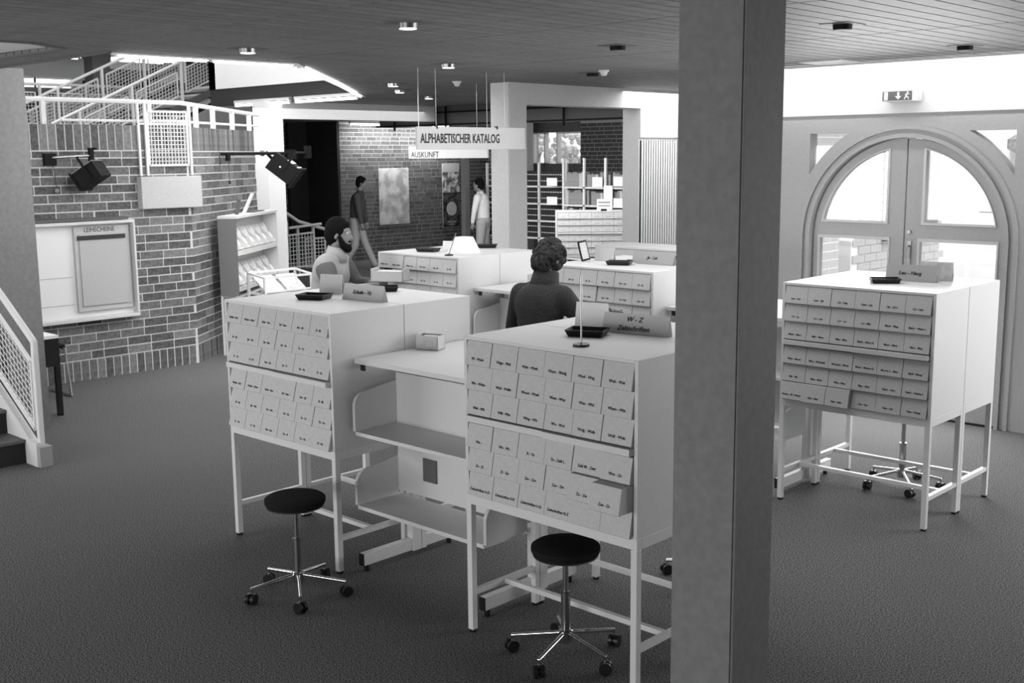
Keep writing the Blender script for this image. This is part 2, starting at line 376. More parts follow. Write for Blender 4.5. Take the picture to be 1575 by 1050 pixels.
for n, ring in (('window_6', spl), ('window_7', spr)):
    w = flat_shape(n, ring, [], .01, 'glass', loc=(0, DY+.05, 0)); w['kind'] = 'structure'
# mouldings round the arch
def ringmesh(r0, r1, dpt, name, parent, y):
    ring = [(DC-r1, 0)] + arc(DC, DZ, r1, 180, 0, 32) + [(DC+r1, 0), (DC+r0, 0)] + arc(DC, DZ, r0, 0, 180, 32) + [(DC-r0, 0)]
    return flat_shape(name, ring, [], dpt, 'doorw', parent, (0, y, 0))
mo = ringmesh(.80, .83, .03, 'trim_arch_outer', None, DY-.03); mo['kind'] = 'structure'
mo = ringmesh(.865, .895, .022, 'trim_arch_inner', None, DY-.022); mo['kind'] = 'structure'
for n, sgn in ((1, -1), (2, 1)):
    def X(d): return DC+sgn*d
    out = [(X(.006), .015), (X(.79), .015)] + [(X(q[0]-DC), q[1]) for q in arc(DC, DZ, .79, 0, math.degrees(math.acos(.006/.79)), 24)]
    hi = math.degrees(math.acos(.150/.725)); lo = math.degrees(math.asin((1.54-DZ)/.725))
    g1 = [(X(.150), 1.54)] + [(X(q[0]-DC), q[1]) for q in arc(DC, DZ, .725, lo, hi, 18)]
    g2 = [(X(.125), .3), (X(.735), .3), (X(.735), 1.405), (X(.125), 1.405)]
    d = flat_shape('door_%d' % n, out, [g1, g2], .055, 'doorw', loc=(0, DY+.03, 0)); d['kind'] = 'structure'
    p = flat_shape('pane', g1, [], .008, 'glass', d, (0, .02, 0)); p = flat_shape('pane', g2, [], .008, 'glass', d, (0, .02, 0))
    # glazing bead
    def inset(ring, k):
        cx = sum(q[0] for q in ring)/len(ring); cz = sum(q[1] for q in ring)/len(ring)
        return [(cx+(q[0]-cx)*k, cz+(q[1]-cz)*k) for q in ring]
    flat_shape('glazing_bead', inset(g1, 1.04), [inset(g1, .985)], .012, 'white', d, (0, -.012, 0)); flat_shape('glazing_bead', inset(g2, 1.03), [inset(g2, .985)], .012, 'white', d, (0, -.012, 0))
    MB().box(X(.03), -.02, .0, X(.78), -.002, .012).build('threshold_gap_strip', 'black', d)  # black strip drawn in place of the dark gap under the leaf
    if sgn > 0:
        MB().box(X(.035), -.012, 1.16, X(.065), 0, 1.40).build('lock_plate', 'steel', d)
        MB().cyl((X(.05), 0, 1.36), (X(.05), -.05, 1.36), .008).cyl((X(.05), -.045, 1.36), (X(.05), -.045, 1.26), .008).build('handle', 'steel', d, smooth=True)
        MB().cyl((X(.045), -.02, 1.47), (X(.045), 0, 1.47), .014).build('lock_cylinder', 'steel', d, smooth=True)
ex = thing('emergency_exit_sign', 'small box sign with arrow and running figure above the arched door', 'sign', (-4.01, 8.55, 2.475))
MB().box(-.14, 0, 0, .14, .11, .085).build('housing', 'signw', ex, bevel=.004)
MB().box(-.132, -.003, .008, .105, 0, .077).build('face_plate', 'greyd', ex)
MB().box(-.118, -.005, .012, -.088, -.003, .073).build('door_symbol', 'signw', ex)
MB().box(-.012, -.005, .035, .004, -.003, .07).prism([(-.03,.04),(.022,.04),(-.004,.014)], 'y', -.005, -.003).build('arrow_symbol', 'signw', ex)
MB().sph((.07, -.004, .066), .007, 8, (1,.3,1)).bar((.066,-.004,.058), (.058,-.004,.036), .004, .012).bar((.058,-.004,.038), (.046,-.004,.016), .004, .008).bar((.06,-.004,.036), (.08,-.004,.026), .004, .008).bar((.08,-.004,.028), (.078,-.004,.013), .004, .007).bar((.05,-.004,.05), (.086,-.004,.055), .004, .006).build('running_figure_symbol', 'signw', ex)

# ================================================================ OUTSIDE THE DOOR
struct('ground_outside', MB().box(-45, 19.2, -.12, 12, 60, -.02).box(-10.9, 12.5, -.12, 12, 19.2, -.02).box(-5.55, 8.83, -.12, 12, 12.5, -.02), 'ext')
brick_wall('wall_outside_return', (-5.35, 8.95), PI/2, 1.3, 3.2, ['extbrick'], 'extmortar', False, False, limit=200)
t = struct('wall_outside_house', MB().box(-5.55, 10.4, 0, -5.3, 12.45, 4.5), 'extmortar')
bm_ = MB()
for r in range(40):
    for c in range(8):
        bm_.box(-5.3, 10.42+c*.252+(r%2)*.12, .02+r*.083, -5.285, 10.42+c*.252+(r%2)*.12+.24, .02+r*.083+.071)
tag(bm_.build('brick', 'extbrick', t), kind='stuff')
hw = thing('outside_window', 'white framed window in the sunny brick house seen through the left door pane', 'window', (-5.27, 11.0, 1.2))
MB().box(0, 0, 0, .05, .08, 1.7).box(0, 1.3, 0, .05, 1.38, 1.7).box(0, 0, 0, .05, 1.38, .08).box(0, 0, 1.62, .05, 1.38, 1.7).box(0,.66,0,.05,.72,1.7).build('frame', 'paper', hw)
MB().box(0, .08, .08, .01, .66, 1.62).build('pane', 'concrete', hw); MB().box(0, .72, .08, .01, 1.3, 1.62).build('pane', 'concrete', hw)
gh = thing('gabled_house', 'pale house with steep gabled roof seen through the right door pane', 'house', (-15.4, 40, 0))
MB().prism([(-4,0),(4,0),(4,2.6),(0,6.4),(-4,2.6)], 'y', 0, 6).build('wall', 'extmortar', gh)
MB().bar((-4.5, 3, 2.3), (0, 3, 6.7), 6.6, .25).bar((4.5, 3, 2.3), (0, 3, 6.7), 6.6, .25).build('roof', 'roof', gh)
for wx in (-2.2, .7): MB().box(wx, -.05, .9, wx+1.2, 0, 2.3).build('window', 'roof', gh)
for (x, y, r, i) in [(-20.6, 22.3, .8, 0), (-18.9, 22.0, .7, 1), (-5.0, 17, 1.2, 2)]:
    t = thing('tree', ['tree with blurred crown outside the far left window', 'tree with forked crown outside the far right window', 'tree outside the arched door, right of the gabled house'][i], 'tree', (x, y, -.05))
    MB().cyl((0,0,0), (.1,0,1.5), .12, .07).cyl((.1,0,1.4), (.6,.1,2.6), .06, .03).cyl((.1,0,1.4), (-.4,.1,2.7), .06, .03).build('trunk', 'grey', t)
    cr = MB()
    for k in range(60):
        v = Vector((random.gauss(0,.5), random.gauss(0,.5), random.gauss(0,.4)))*r; cr.sph((v.x, v.y, v.z+2.3), .16*r*random.uniform(.5,1.2), 6)
    cr.build('foliage', 'paperg', t)

# ================================================================ CARD CATALOGUE CABINETS
CW, CD_, CH, CB = .936, .445, 1.337, .595
SH = .107; T0 = CH-.015
def drawer_mesh(slope):
    w = (CW-.04)/6
    return MB().prism([(0, 0), (-slope, -SH+.006), (-slope+.004, -SH+.003), (.38, -SH+.003), (.38, 0)], 'x', .0015, w-.0015).mesh('drawer', 'card')
DM = {False: drawer_mesh(.020), True: drawer_mesh(.025)}
def cabinet(label, loc, rz=0, names=None, steep=False, pulled={}, missing=(), legs=True, stand_y=True):
    c = thing('card_catalogue_cabinet', label, 'cabinet', loc, rz, 'card catalogue cabinets on white steel stands')
    k = MB(); t = .018
    k.box(0,0,CB+.045,t,CD_,CH); k.box(CW-t,0,CB+.045,CW,CD_,CH); k.box(t,0,CH-t+.003,CW-t,CD_,CH); k.box(t,0,CB+.045,CW-t,CD_,CB+.055); k.box(t,CD_-.012,CB+.055,CW-t,CD_,CH-t)
    k.build('carcass', 'white', c, bevel=.0015)
    w = (CW-.04)/6
    MB().box(.02, .05, CB+.06, CW-.02, .06, CH-.02).build('gap_shade_sheet', 'dark', c)  # dark sheet added behind the fronts, paints shade into the drawer gaps
    for r in range(6):
        ztop = T0-.002-r*SH-(.040 if r > 2 else 0)
        for q in range(6):
            if (r, q) in missing: continue
            dy = (.015 if steep else .006)-pulled.get((r, q), 0)-random.choice((0, 0, .002))
            d = link('drawer', DM[steep], c, (.02+q*w, dy, ztop))
            if names:
                sl = .025 if steep else .02
                tx = names[(r*6+q) % len(names)]
                a = math.atan2(sl, SH-.006)
                zz = -.074
                lettering('label_text', tx, .0165, 'ink', d, (w*.5, -sl*(-zz)/(SH-.006)-.0012, zz), (PI/2-a, 0, 0), depth=.0004, bold=.0003)
    for h0, h1, dd in ((.02, CW/2-.002, .020), (CW/2+.002, CW-.02, .028)):
        MB().box(h0, -dd, T0-3*SH-.033, h1, .37, T0-3*SH-.005).build('pull_out_shelf', 'white', c, bevel=.002)
    # stand
    f = MB(); f.box(0,0,CB,CW,.03,CB+.045); f.box(0,CD_-.03,CB,CW,CD_,CB+.045); f.box(0,.03,CB,.03,CD_-.03,CB+.045); f.box(CW-.03,.03,CB,CW,CD_-.03,CB+.045)
    f.build('stand_frame', 'metalw', c, bevel=.0015)
    for lx in (0, CW-.03):
        for ly in (0, CD_-.03):
            l = MB().box(lx, ly, .012, lx+.03, ly+.03, CB).build('leg', 'metalw', c, bevel=.0015)
            MB().cyl((lx+.015, ly+.015, 0), (lx+.015, ly+.015, .013), .016).build('foot_glide', 'black', l)
    for lx in (.003, CW-.027): MB().box(lx, .03, .17, lx+.024, CD_-.03, .195).build('side_rail', 'metalw', c)
    MB().box(.027, CD_/2-.012, .172, CW-.027, CD_/2+.012, .194).build('cross_rail', 'metalw', c)
    return c
nmA = ['W - Wach','Wagn - Wal','Wals - Wath','Watts - Wedg','Weel - Weg','Weh - Wei','We - Wehn','Weil - Welln','Wenst - Wesk','West - Wey','Wez - Wid','Wiem - Win','Wid - Wil','Will - Win','Wing - Wit','Wo - Wol','Wolg - Wolk','Wolf - Wulz',
       'Wu -','Wu - Wz','X - Yu','Za - Zahl L','Zahl M - Zaw','Wes - Za','Ze - Zi','Zi - Zo','Zw - Zus','Zor - Zw','Zu - Zw','Zus - Zz','Zeitschriften A-D','Zeitschriften E-K','Zeitschriften L-Q','Zeitschriften R-Z','','']
nmC = ['Leu - Lev','Lew - Lib','Lic - Lieg','Liem - Lin','Lip - Lis L','Lis - Lite','Lit - Lo','Lo - Loh','Lor - Lu','Lu - Mac','Mach - Mag','Mahn - Mann L','Mann - Marc','Mar - Mass','Mau - May','Mehr - Merz G','Mess - Metz','Meu - Mey','Mich - Mond','Mine - Monatsh','Monatsh - Mont','Mont - Moore G','Morris L - Mue','Mull - Mung','Mu - Mu','Mus - Musl','Mus - Muz','Mys - Nac','Nach - Nac','Nach - Natha L','Nachr - M - Natur','Nat - Nau','Nat - Nau','Na - Ne','Nau - Na','Nau - Naug']
nmB = ['Schule - Sch','Schum - Schw','Schw - See','Sef - Sem','Sen - Sh','Si - Sk','So - Sp','Spr - Sta','Ste - Sto','Str - Su','Ta - Te','Th - To','Tr - Tu','U - Ul','Um - Un','Ur - V','Va - Ve','Vi - Vo']
nmF = ['Ja - Jan','Jar - Je','Jo - Ju','Ka - Kap','Kar - Ke','Ki - Kl','Kn - Ko','Kr - Ku','La - Lam','Lan - Lau','Le - Leg','Leh - Lei']
A = (-3.490, 3.372, 0); B = (-5.414, 3.420, 0); C = (-3.500, 6.029, 0); D = (-7.152, 5.965, 0); F = (-5.378, 6.015, 0)
GAP = .004
cabinet('white card cabinet nearest the camera beside the big pillar, under the W - Z Zeitschriften sign', A, 0, nmA, pulled={(4,5): .075, (4,4): .03, (5,4): .004, (5,5): .006, (3,5): .008})
cabinet('white card cabinet at left front with a black stool before it and slanted drawer rows', B, 0, nmB, steep=True, pulled={(5,k): .012 for k in range(6)})
cabinet('white card cabinet right of the big pillar, under the Leu - Naug sign', C, 0, nmC, pulled={(5,0): .02, (5,1): .035, (5,2): .035})
cabinet('white card cabinet in the middle behind the woman in the dark sweater', F, 0, nmF, missing=(), pulled={(1,2): .01})
cabinet('white card cabinet right of the bearded man, one drawer missing from its front', D, 0, nmB, steep=False, missing=((1,0),), pulled={(0,0): .01, (0,1): .01})
for (q, lab) in ((A, 'back-to-back twin behind the cabinet under the W - Z sign'), (B, 'back-to-back twin behind the left front card cabinet'), (C, 'back-to-back twin behind the cabinet under the Leu - Naug sign, nearest the door'),
                 (F, 'back-to-back twin behind the middle card cabinet'), (D, 'back-to-back twin behind the card cabinet right of the bearded man')):
    cabinet('white card cabinet, '+lab, (q[0]+CW, q[1]+2*CD_+GAP, 0), PI)
cabinet('white card cabinet half hidden by the big pillar, before the fluted panel', (-6.15, 7.52, 0), 0, None)
for o in S.collection.objects:
    if o.get('label') in ('white card cabinet at left front with a black stool before it and slanted drawer rows', 'white card cabinet, back-to-back twin behind the left front card cabinet'): o.scale = (1, 1.07, 1)
    if o.get('label') == 'white card cabinet, back-to-back twin behind the left front card cabinet': o.location.y = 3.42+4*.445*1.07/2+.004
e = cabinet('white card cabinet standing far back before the book shelves, black lettering on small drawers', (-11.52, 13.12, 0), math.radians(43), nmF)
e.scale = (1.14, 1, .93)

# ---- reading tables between the cabinets
def reading_table(label, loc, w, back_cut=True, square=False):
    t = thing('reading_table', label, 'table', loc, 0, 'white tables between the card cabinets')
    MB().box(0, 0, 1.075, w, .80, 1.10).build('table_top', 'white', t, bevel=.003)
    for x in (.03, w-.06):
        a = MB().box(x, .02, 1.04, x+.03, .78, 1.074).build('support_arm', 'metalw', t)
        MB().box(x-.001, .015, 1.041, x+.031, .022, 1.073).build('end_cap', 'black', a)
        MB().box(x-.006, .30, .03, x+.041, .36, 1.04).build('upright', 'metalw', t, bevel=.002)
        MB().box(x-.006, .365, .03, x+.041, .395, 1.04).build('upright', 'metalw', t, bevel=.002)
        f = MB().box(x, -.03, .035, x+.035, .62, .10).build('foot', 'metalw', t, bevel=.003)
        MB().box(x-.001, -.034, .036, x+.036, -.029, .099).build('end_cap', 'black', f)
        for yy in (0, .58): MB().cyl((x+.017, yy, 0), (x+.017, yy, .036), .014).build('foot_glide', 'black', f)
    MB().box(.03, .245, .66, w-.03, .262, 1.0).build('back_panel', 'white', t)
    MB().box(.03, .245, .375, w-.03, .262, .655).build('back_panel', 'white', t)
    if square: MB().box(.23, .238, .46, .33, .245, .58).build('dark_opening_patch', 'greyd', t)  # dark patch in place of an opening in the back panel
    for zb, zt in ((.735, .93), (.352, .53)):
        pr = [(-.03, zb), (-.03, zt-.07)] + [(-.03+.07-.07*math.cos(a*PI/16), zt-.07+.07*math.sin(a*PI/16)) for a in range(1, 9)] + [(.245, zt+.03), (.245, zb)]
        s = MB().box(.03, -.03, zb-.02, w-.03, .26, zb).build('tray_shelf', 'white', t, bevel=.002)
        for x in (.012, w-.03): MB().prism(pr, 'x', x, x+.018).build('tray_cheek', 'white', t)
        pr2 = [(p[0], p[1]) for p in pr]
    return t
reading_table('white two-tray table between the left front cabinet and the nearest one, small box on it', (-4.465, 3.55, 0), .96, square=True)
reading_table('white two-tray table standing behind the big pillar, left of the Leu - Naug cabinet', (-4.43, 6.15, 0), .92)
reading_table('white two-tray table in the middle, left of the woman in the dark sweater', (-6.205, 6.12, 0), .82)

# ================================================================ STOOLS
def stool(label, x, y, a0, seat=True, h=.50):
    t = thing('swivel_stool', label, 'stool', (x, y, 0), 0, 'black swivel stools with chrome star feet')
    MB().lathe([(.11,h-.05),(.138,h-.045),(.146,h-.028),(.145,h-.012),(.13,h-.002),(.08,h+.002),(.001,h+.003)], n=40).build('seat', 'seat', t, smooth=True)
    MB().lathe([(.112,h-.056),(.137,h-.052),(.139,h-.045),(.112,h-.044)], n=40).build('seat_rim', 'steel', t, smooth=True)
    MB().lathe([(.0125,.25),(.0125,h-.05)], n=16).build('gas_lift', 'steel', t, smooth=True)
    MB().lathe([(.02,.10),(.02,.275),(.023,.277),(.023,.287),(.014,.289)], n=20).build('column', 'steel', t, smooth=True)
    MB().lathe([(.018,.06),(.03,.065),(.03,.115),(.022,.12)], n=20).build('hub', 'chrome', t, smooth=True)
    for k in range(5):
        a = math.radians(a0+72*k); c, s = math.cos(a), math.sin(a)
        ar = MB().cyl((.02*c,.02*s,.105), (.235*c,.235*s,.075), .0095, .0085, n=12).cyl((.232*c,.232*s,.078),(.232*c,.232*s,.05),.007).build('star_arm', 'chrome', t, smooth=True)
        cx, cy = .235*c, .235*s; ax = Vector((-math.sin(a+.7), math.cos(a+.7), 0))
        p = Vector((cx, cy, .027)); m = MB()
        m.cyl(p-ax*.022, p-ax*.006, .027, n=18); m.cyl(p+ax*.006, p+ax*.022, .027, n=18); m.cyl(p-ax*.007, p+ax*.007, .018, n=12)
        m.build('castor', 'black', t, smooth=True)
    return t
stool('black round stool with chrome foot in front of the left front cabinet', -4.41, 3.14-.02, 254)
stool('black round stool with chrome foot pushed under the nearest cabinet', -3.0, 3.47, 211)
stool('chrome star foot of a stool half hidden behind the big pillar', -3.03, 4.62, 200)
stool('stool standing behind the Leu - Naug cabinet near the door, only column and foot visible', -3.05, 6.78, 235)

# ================================================================ THINGS ON THE CABINET TOPS
def tray(label, x, y, z, rz, w=.17, d=.125):
    t = thing('pencil_tray', label, 'tray', (x, y, z), rz, 'black pencil trays on the cabinet tops')
    h = .028; a, b = w/2, d/2
    m = MB(); m.box(-a+.012,-b+.012,0,a-.012,b-.012,.004)
    for (p, q, r, s) in ((-a,-b,a,-b),(a,-b,a,b),(a,b,-a,b),(-a,b,-a,-b)):
        k = .012
        sx0, sy0 = (p-math.copysign(k,p)), (q-math.copysign(k,q)); sx1, sy1 = (r-math.copysign(k,r)), (s-math.copysign(k,s))
        i = len(m.v); nx_, ny_ = (sx0+sx1)/2-(p+r)/2, (sy0+sy1)/2-(q+s)/2; L = math.hypot(nx_, ny_); nx_, ny_ = nx_/L*.003, ny_/L*.003
        m.v += [(sx0,sy0,0),(sx1,sy1,0),(r,s,h),(p,q,h),(sx0+nx_,sy0+ny_,.004),(sx1+nx_,sy1+ny_,.004),(r+nx_,s+ny_,h),(p+nx_,q+ny_,h)]
        m.f += [(i,i+1,i+2,i+3),(i+4,i+7,i+6,i+5),(i+3,i+2,i+6,i+7),(i,i+4,i+5,i+1),(i+1,i+5,i+6,i+2),(i,i+3,i+7,i+4)]
    m.build('tray_body', 'black', t)
    MB().box(-.06,-.02,.005,.05,.03,.012).build('paper_slip', 'paperg', t, rot=(0,0,.2))
    MB().cyl((-.05,-.03,.012),(.06,-.01,.012),.0035,n=8).build('pencil', 'steel', t)
    return t
Z = CH+.001
tray('black pencil tray on the nearest cabinet, behind the thin sign stand', -3.09, 3.72, Z, math.radians(24))
tray('black pencil tray near the front edge of the left front cabinet', -5.03, 3.74, Z, math.radians(24))
tray('black pencil tray at the back of the left front cabinet, before the bearded man', -5.02, 4.22, Z, math.radians(50))
tray('black pencil tray on the middle cabinet, left of the Ja - Lei sign', -4.93, 6.28, Z, math.radians(25))
tray('black pencil tray at the back of the middle cabinet by the pillar', -4.85, 6.72, Z, math.radians(50))
tray('black pencil tray left of the Leu - Naug sign', -3.02, 6.36, Z, math.radians(35))
tray('black pencil tray on the cabinet right of the bearded man', -6.83, 6.22, Z, math.radians(20))
tray('black pencil tray at the far end behind the white paper cone', -6.72, 6.78, Z, math.radians(40))
def tent(label, x, y, rz, w, h, text, m='sign', size=.026, d=.05, lines=None):
    t = thing('tent_sign', label, 'sign', (x, y, Z), rz, 'folded tent signs on the cabinet tops')
    b = MB().prism([(0,0),(.003,0),(d/2+.0015,h-.004),(d-.003,0),(d,0),(d/2,h)], 'x', 0, w).build('folded_card', m, t)
    a = math.atan2(d/2, h)
    ls = text.split('\n')
    for i, L in enumerate(ls):
        zz = h*.5 + (len(ls)-1)*size*.6 - i*size*1.25
        lettering('lettering', L, size, 'ink', b, (w*.48, d/2*zz/h-.0015, zz), (PI/2-a, 0, 0), shear=.2, bold=.0004)
    return t
tent('grey tent sign reading W - Z Zeitschriften on the nearest cabinet', -3.105, 3.835, math.radians(9), .315, .085, 'W - Z\nZeitschriften', 'sign', .030)
tent('pale tent sign reading Schule - Vz on the left front cabinet', -4.905, 3.83, math.radians(7), .29, .085, 'Schule - Vz', 'sign', .03)
tent('dark grey tent sign reading Leu - Naug on the right cabinet', -3.085, 6.50, math.radians(5), .30, .095, 'Leu - Naug', 'signd', .03)
tent('dark grey tent sign reading Ja - Lei on the middle cabinet', -4.93, 6.42, math.radians(3), .34, .09, 'Ja - Lei', 'signd', .03)
def card(label, x, y, rz, w, h, m='paper', lean=.02, z=Z, grp='blank cards standing on the cabinet tops'):
    t = thing('standing_card', label, 'card', (x, y, z), rz, grp)
    MB().prism([(0,0),(.003,0),(.003+lean,h),(lean,h)], 'x', 0, w).build('card_front', m, t)
    MB().prism([(2*lean,0),(2*lean+.003,0),(lean+.003,h),(lean,h)], 'x', 0, w).build('card_back', m, t)
    return t
card('white blank card standing behind the tray on the nearest cabinet', -3.315, 3.90, math.radians(15), .155, .105)
card('grey blank card standing left of the Schule - Vz sign', -5.20, 3.90, math.radians(20), .145, .11, 'sign')
card('grey blank card standing left of the tray on the middle cabinet', -5.27, 6.42, math.radians(15), .15, .10, 'sign')
card('pale blank card standing right behind the Leu - Naug sign', -2.93, 6.62, math.radians(10), .19, .11, 'paperg')
card('white card standing on the cabinet right of the bearded man', -6.88, 6.42, math.radians(20), .16, .07)
t = thing('white_card', 'white sheet lying under the tray and sign on the middle cabinet', 'paper', (-5.02, 6.36, Z), .2); MB().box(0,0,0,.14,.03,.004).build('sheet','paper',t)
# black bar behind middle tray: thin stamp rail
t = thing('black_ruler', 'thin black ruler lying behind the tray on the middle cabinet', 'ruler', (-5.05, 6.52, Z), math.radians(8)); MB().box(0, 0, 0, .155, .02, .012).build('blade', 'black', t)
# leaning calendar-like card holder
t = thing('card_holder', 'black edged tilted card holder standing on the middle cabinet', 'holder', (-5.30, 6.33, Z), math.radians(45))
tm = Matrix.Rotation(math.radians(-13), 4, 'Y')
MB().box(-.012, -.01, 0, 0, .01, .145, tm).box(.05, -.01, 0, .054, .01, .14, tm).box(-.005, -.01, 0, .05, .01, .012, tm).box(-.005,-.01,.135,.05,.01,.145,tm).build('frame', 'black', t)
MB().box(0, -.006, .012, .05, .006, .135, tm).build('card', 'paper', t)
# white paper cone on cabinet D
t = thing('paper_cone', 'white paper shade like a cut cone on the cabinet right of the bearded man', 'shade', (-6.50, 6.30, Z), 0)
MB().lathe([(.135,0),(.075,.125),(.02,.13)], n=20).build('shade', 'paper', t, smooth=True)
# thin sign stands
def stand(label, x, y, z, h, lean=(0,0), second=False, m='steel'):
    t = thing('sign_stand', label, 'stand', (x, y, z), 0, 'thin metal rod stands on the furniture')
    MB().lathe([(.034,0),(.034,.008),(.02,.012),(.006,.014)], n=24).build('base', 'black', t, smooth=True)
    MB().cyl((0,0,.01), (lean[0], lean[1], h), .0035, n=10).build('rod', m, t, smooth=True)
    return t
stand('tall thin rod on a black disc at the front edge of the nearest cabinet', -2.932, 3.49, Z, .285)
stand('thin leaning rod on a black disc on the cabinet right of the bearded man', -6.42, 6.06, Z, .17, (.03, .05))
stand('pale thin rod rising from the table edge before the woman', -3.62, 4.30, 1.101, .30, m='metalw')
# small boxes on the tables
def cbox(label, x, y, rz, w=.13, d=.085, h=.075):
    t = thing('card_box', label, 'box', (x, y, 1.101), rz, 'small card boxes on the reading tables')
    m = MB().box(0,0,0,w,d,.004).box(0,0,0,.004,d,h).box(w-.004,0,0,w,d,h).box(0,0,0,w,.004,h).box(0,d-.004,0,w,d,h); m.build('box_body', 'sign', t)
    MB().box(.02,.006,.004,w-.02,d-.006,h-.008).build('cards', 'paper', t); MB().box(.03,-.001,.02,w-.03,0,.05).build('label_plate', 'paperg', t)
    return t
cbox('small card box on the front table between the two nearest cabinets', -4.43, 3.93, math.radians(20))
cbox('small card box on the middle table left of the woman', -6.05, 6.55, math.radians(10))
cbox('small white box at the back of the middle cabinet', -4.98, 6.62, math.radians(10), .07, .05, .03)
bpy.data.objects[-1] if False else None
for o in list(S.collection.objects):
    if o.get('label') == 'small white box at the back of the middle cabinet': o.location.z = Z

# ================================================================ HANGING SIGNS
t = thing('hanging_sign', 'long grey hanging board reading ALPHABETISCHER KATALOG', 'sign', (-6.8, 6.10, 2.145), PI/2)
b = MB().box(0, 0, 0, 1.245, .02, .18).build('board', 'sign', t, bevel=.002)
lettering('lettering', 'ALPHABETISCHER KATALOG', .105, 'ink', b, (.035, -.002, .085), (PI/2,0,0), sx=.66, align='LEFT', bold=.0015)
for x, z1 in ((.03, .63), (.215, .63), (.79, .63), (1.0, .63)): MB().cyl((x, .01, .18), (x, .01, z1), .002, n=6).build('wire', 'metalw', t)
for x in (.215, .9): MB().box(x-.008, -.003, .165, x+.008, .023, .19).build('clip', 'black', t)
t = thing('hanging_sign', 'white hanging board reading AUSKUNFT behind the catalogue sign', 'sign', (-9.055, 8.0, 2.07), 0)
b = MB().box(0, 0, 0, 1.15, .02, .125).build('board', 'signw', t, bevel=.002)
lettering('lettering', 'AUSKUNFT', .082, 'ink', b, (.04, -.002, .036), (PI/2,0,0), sx=1.02, align='LEFT', bold=.0004)
for x in (.15, 1.0): MB().cyl((x, .01, .125), (x, .01, .71), .002, n=6).build('wire', 'metalw', t)

# ================================================================ CEILING FITTINGS
def downlight(label, x, y, lit=False):
    t = thing('ceiling_spotlight', label, 'lamp', (x, y, CEIL), 0, 'round lamps set in the plank ceiling')
    MB().box(-.085, -.10, -.004, .085, .10, 0).build('mounting_plate', 'greyd', t)
    MB().lathe([(.05,-.03),(.052,-.004),(.001,-.003)], n=24).build('lamp_body', 'steel' if lit else 'blackm', t, smooth=True)
    MB().lathe([(.001,-.033),(.045,-.0325),(.045,-.029)], n=24).build('glass_disc', 'lampon' if lit else 'greyd', t)
    return t
for lab, x, y, l in [('lit ceiling lamp at top centre, above the front table',-4.6,4.08,True),('ceiling lamp beside the light well edge at upper left',-6.33,4.26,True),('lit ceiling lamp right of the corner of the tube lights',-6.43,6.1,True),
                     ('dark ceiling lamp above the middle cabinet, left of the pillar',-4.67,5.92,False),('small dark ceiling lamp further back above the beam',-6.36,7.72,False),('darkest ceiling lamp, right of the big pillar',-3.09,5.87,False),
                     ('ceiling lamp at far upper right corner',-3.16,7.68,False),('faint ceiling lamp beyond the tube lights, nearest of three',-8.47,7.31,True),('faint ceiling lamp beyond the tube lights, second of three',-9.26,8.08,True),('faint ceiling lamp beyond the tube lights, farthest of three',-10.07,9.23,True)]:
    downlight(lab, x, y, l)
for lab, x, y in (('small white smoke detector on the ceiling left of the middle pillar', -7.9, 7.6), ('small white smoke detector above the beam near the pillar', -6.1, 7.55)):
    t = thing('smoke_detector', lab, 'detector', (x, y, CEIL), 0); MB().lathe([(.018,-.045),(.026,-.036),(.03,-.02),(.045,-.008),(.045,0)], n=20).build('housing', 'white', t, smooth=True)
    MB().lathe([(.008,-.05),(.014,-.047),(.014,-.044)], n=12).build('sensor', 'steel', t)
t = thing('ceiling_hatch', 'pale square cover plate in the ceiling before the door wall', 'plate', (-4.41, 8.2, CEIL), 0)
MB().box(-.17,-.17,-.01,.17,.17,0).build('plate','white',t); MB().box(-.13,-.13,-.013,.13,.13,-.01).build('inner_plate','signw',t)
# fluorescent tubes along the light well
def tube(label, p, q, z, grp='bare fluorescent tubes along the ceiling opening', r=.016, L=None):
    d = (Vector((q[0],q[1],0))-Vector((p[0],p[1],0))); n = d.length; t = thing('fluorescent_tube', label, 'lamp', (p[0],p[1],z), math.atan2(d.y,d.x), grp)
    MB().cyl((.02,0,0),(n-.02,0,0), r, n=12).build('glass_tube', 'tube', t, smooth=True)
    MB().box(0,-.012,-.012,.02,.012,.05).build('end_socket', 'white', t); MB().box(n-.02,-.012,-.012,n,.012,.05).build('end_socket', 'white', t)
    MB().box(0,-.02,.03,n,.02,.06).build('batten', 'white', t); return t
tube('lit fluorescent tube on the long near edge of the ceiling opening, left half', (-7.17,3.80),(-7.17,4.5), 2.77)
tube('lit fluorescent tube on the long near edge of the ceiling opening, right half', (-7.17,4.52),(-7.17,5.22), 2.77)
tube('thick lit fluorescent tube on the slanting edge, nearest half', (-7.32,5.42),(-8.75,6.88), 2.77, r=.02)
tube('thick lit fluorescent tube on the slanting edge, far half', (-8.78,6.91),(-10.3,8.4), 2.77, r=.02)
tube('lit fluorescent tube on the far edge, left one next to the white pillar', (-13.0,8.52),(-11.8,8.52), 2.76)
tube('lit fluorescent tube on the far edge, right one', (-11.7,8.52),(-10.5,8.52), 2.76)
U = 'ceiling tubes seen on the upper floor'
for i, (ya, yb, z, lab) in enumerate([(9.0,10.6,3.93,'upper floor ceiling tube over the bright window'),(10.9,12.4,3.90,'upper floor ceiling tube right of the upper post'),(10.8,12.6,4.02,'topmost upper floor ceiling tube behind the small hanging sign'),(10.2,10.5,4.02,'short upper floor ceiling tube left of the upper post')]):
    xx = -21.4+.35*(i > 1); tube(lab, (xx, ya), (xx, yb), 3.99, U, r=.02)
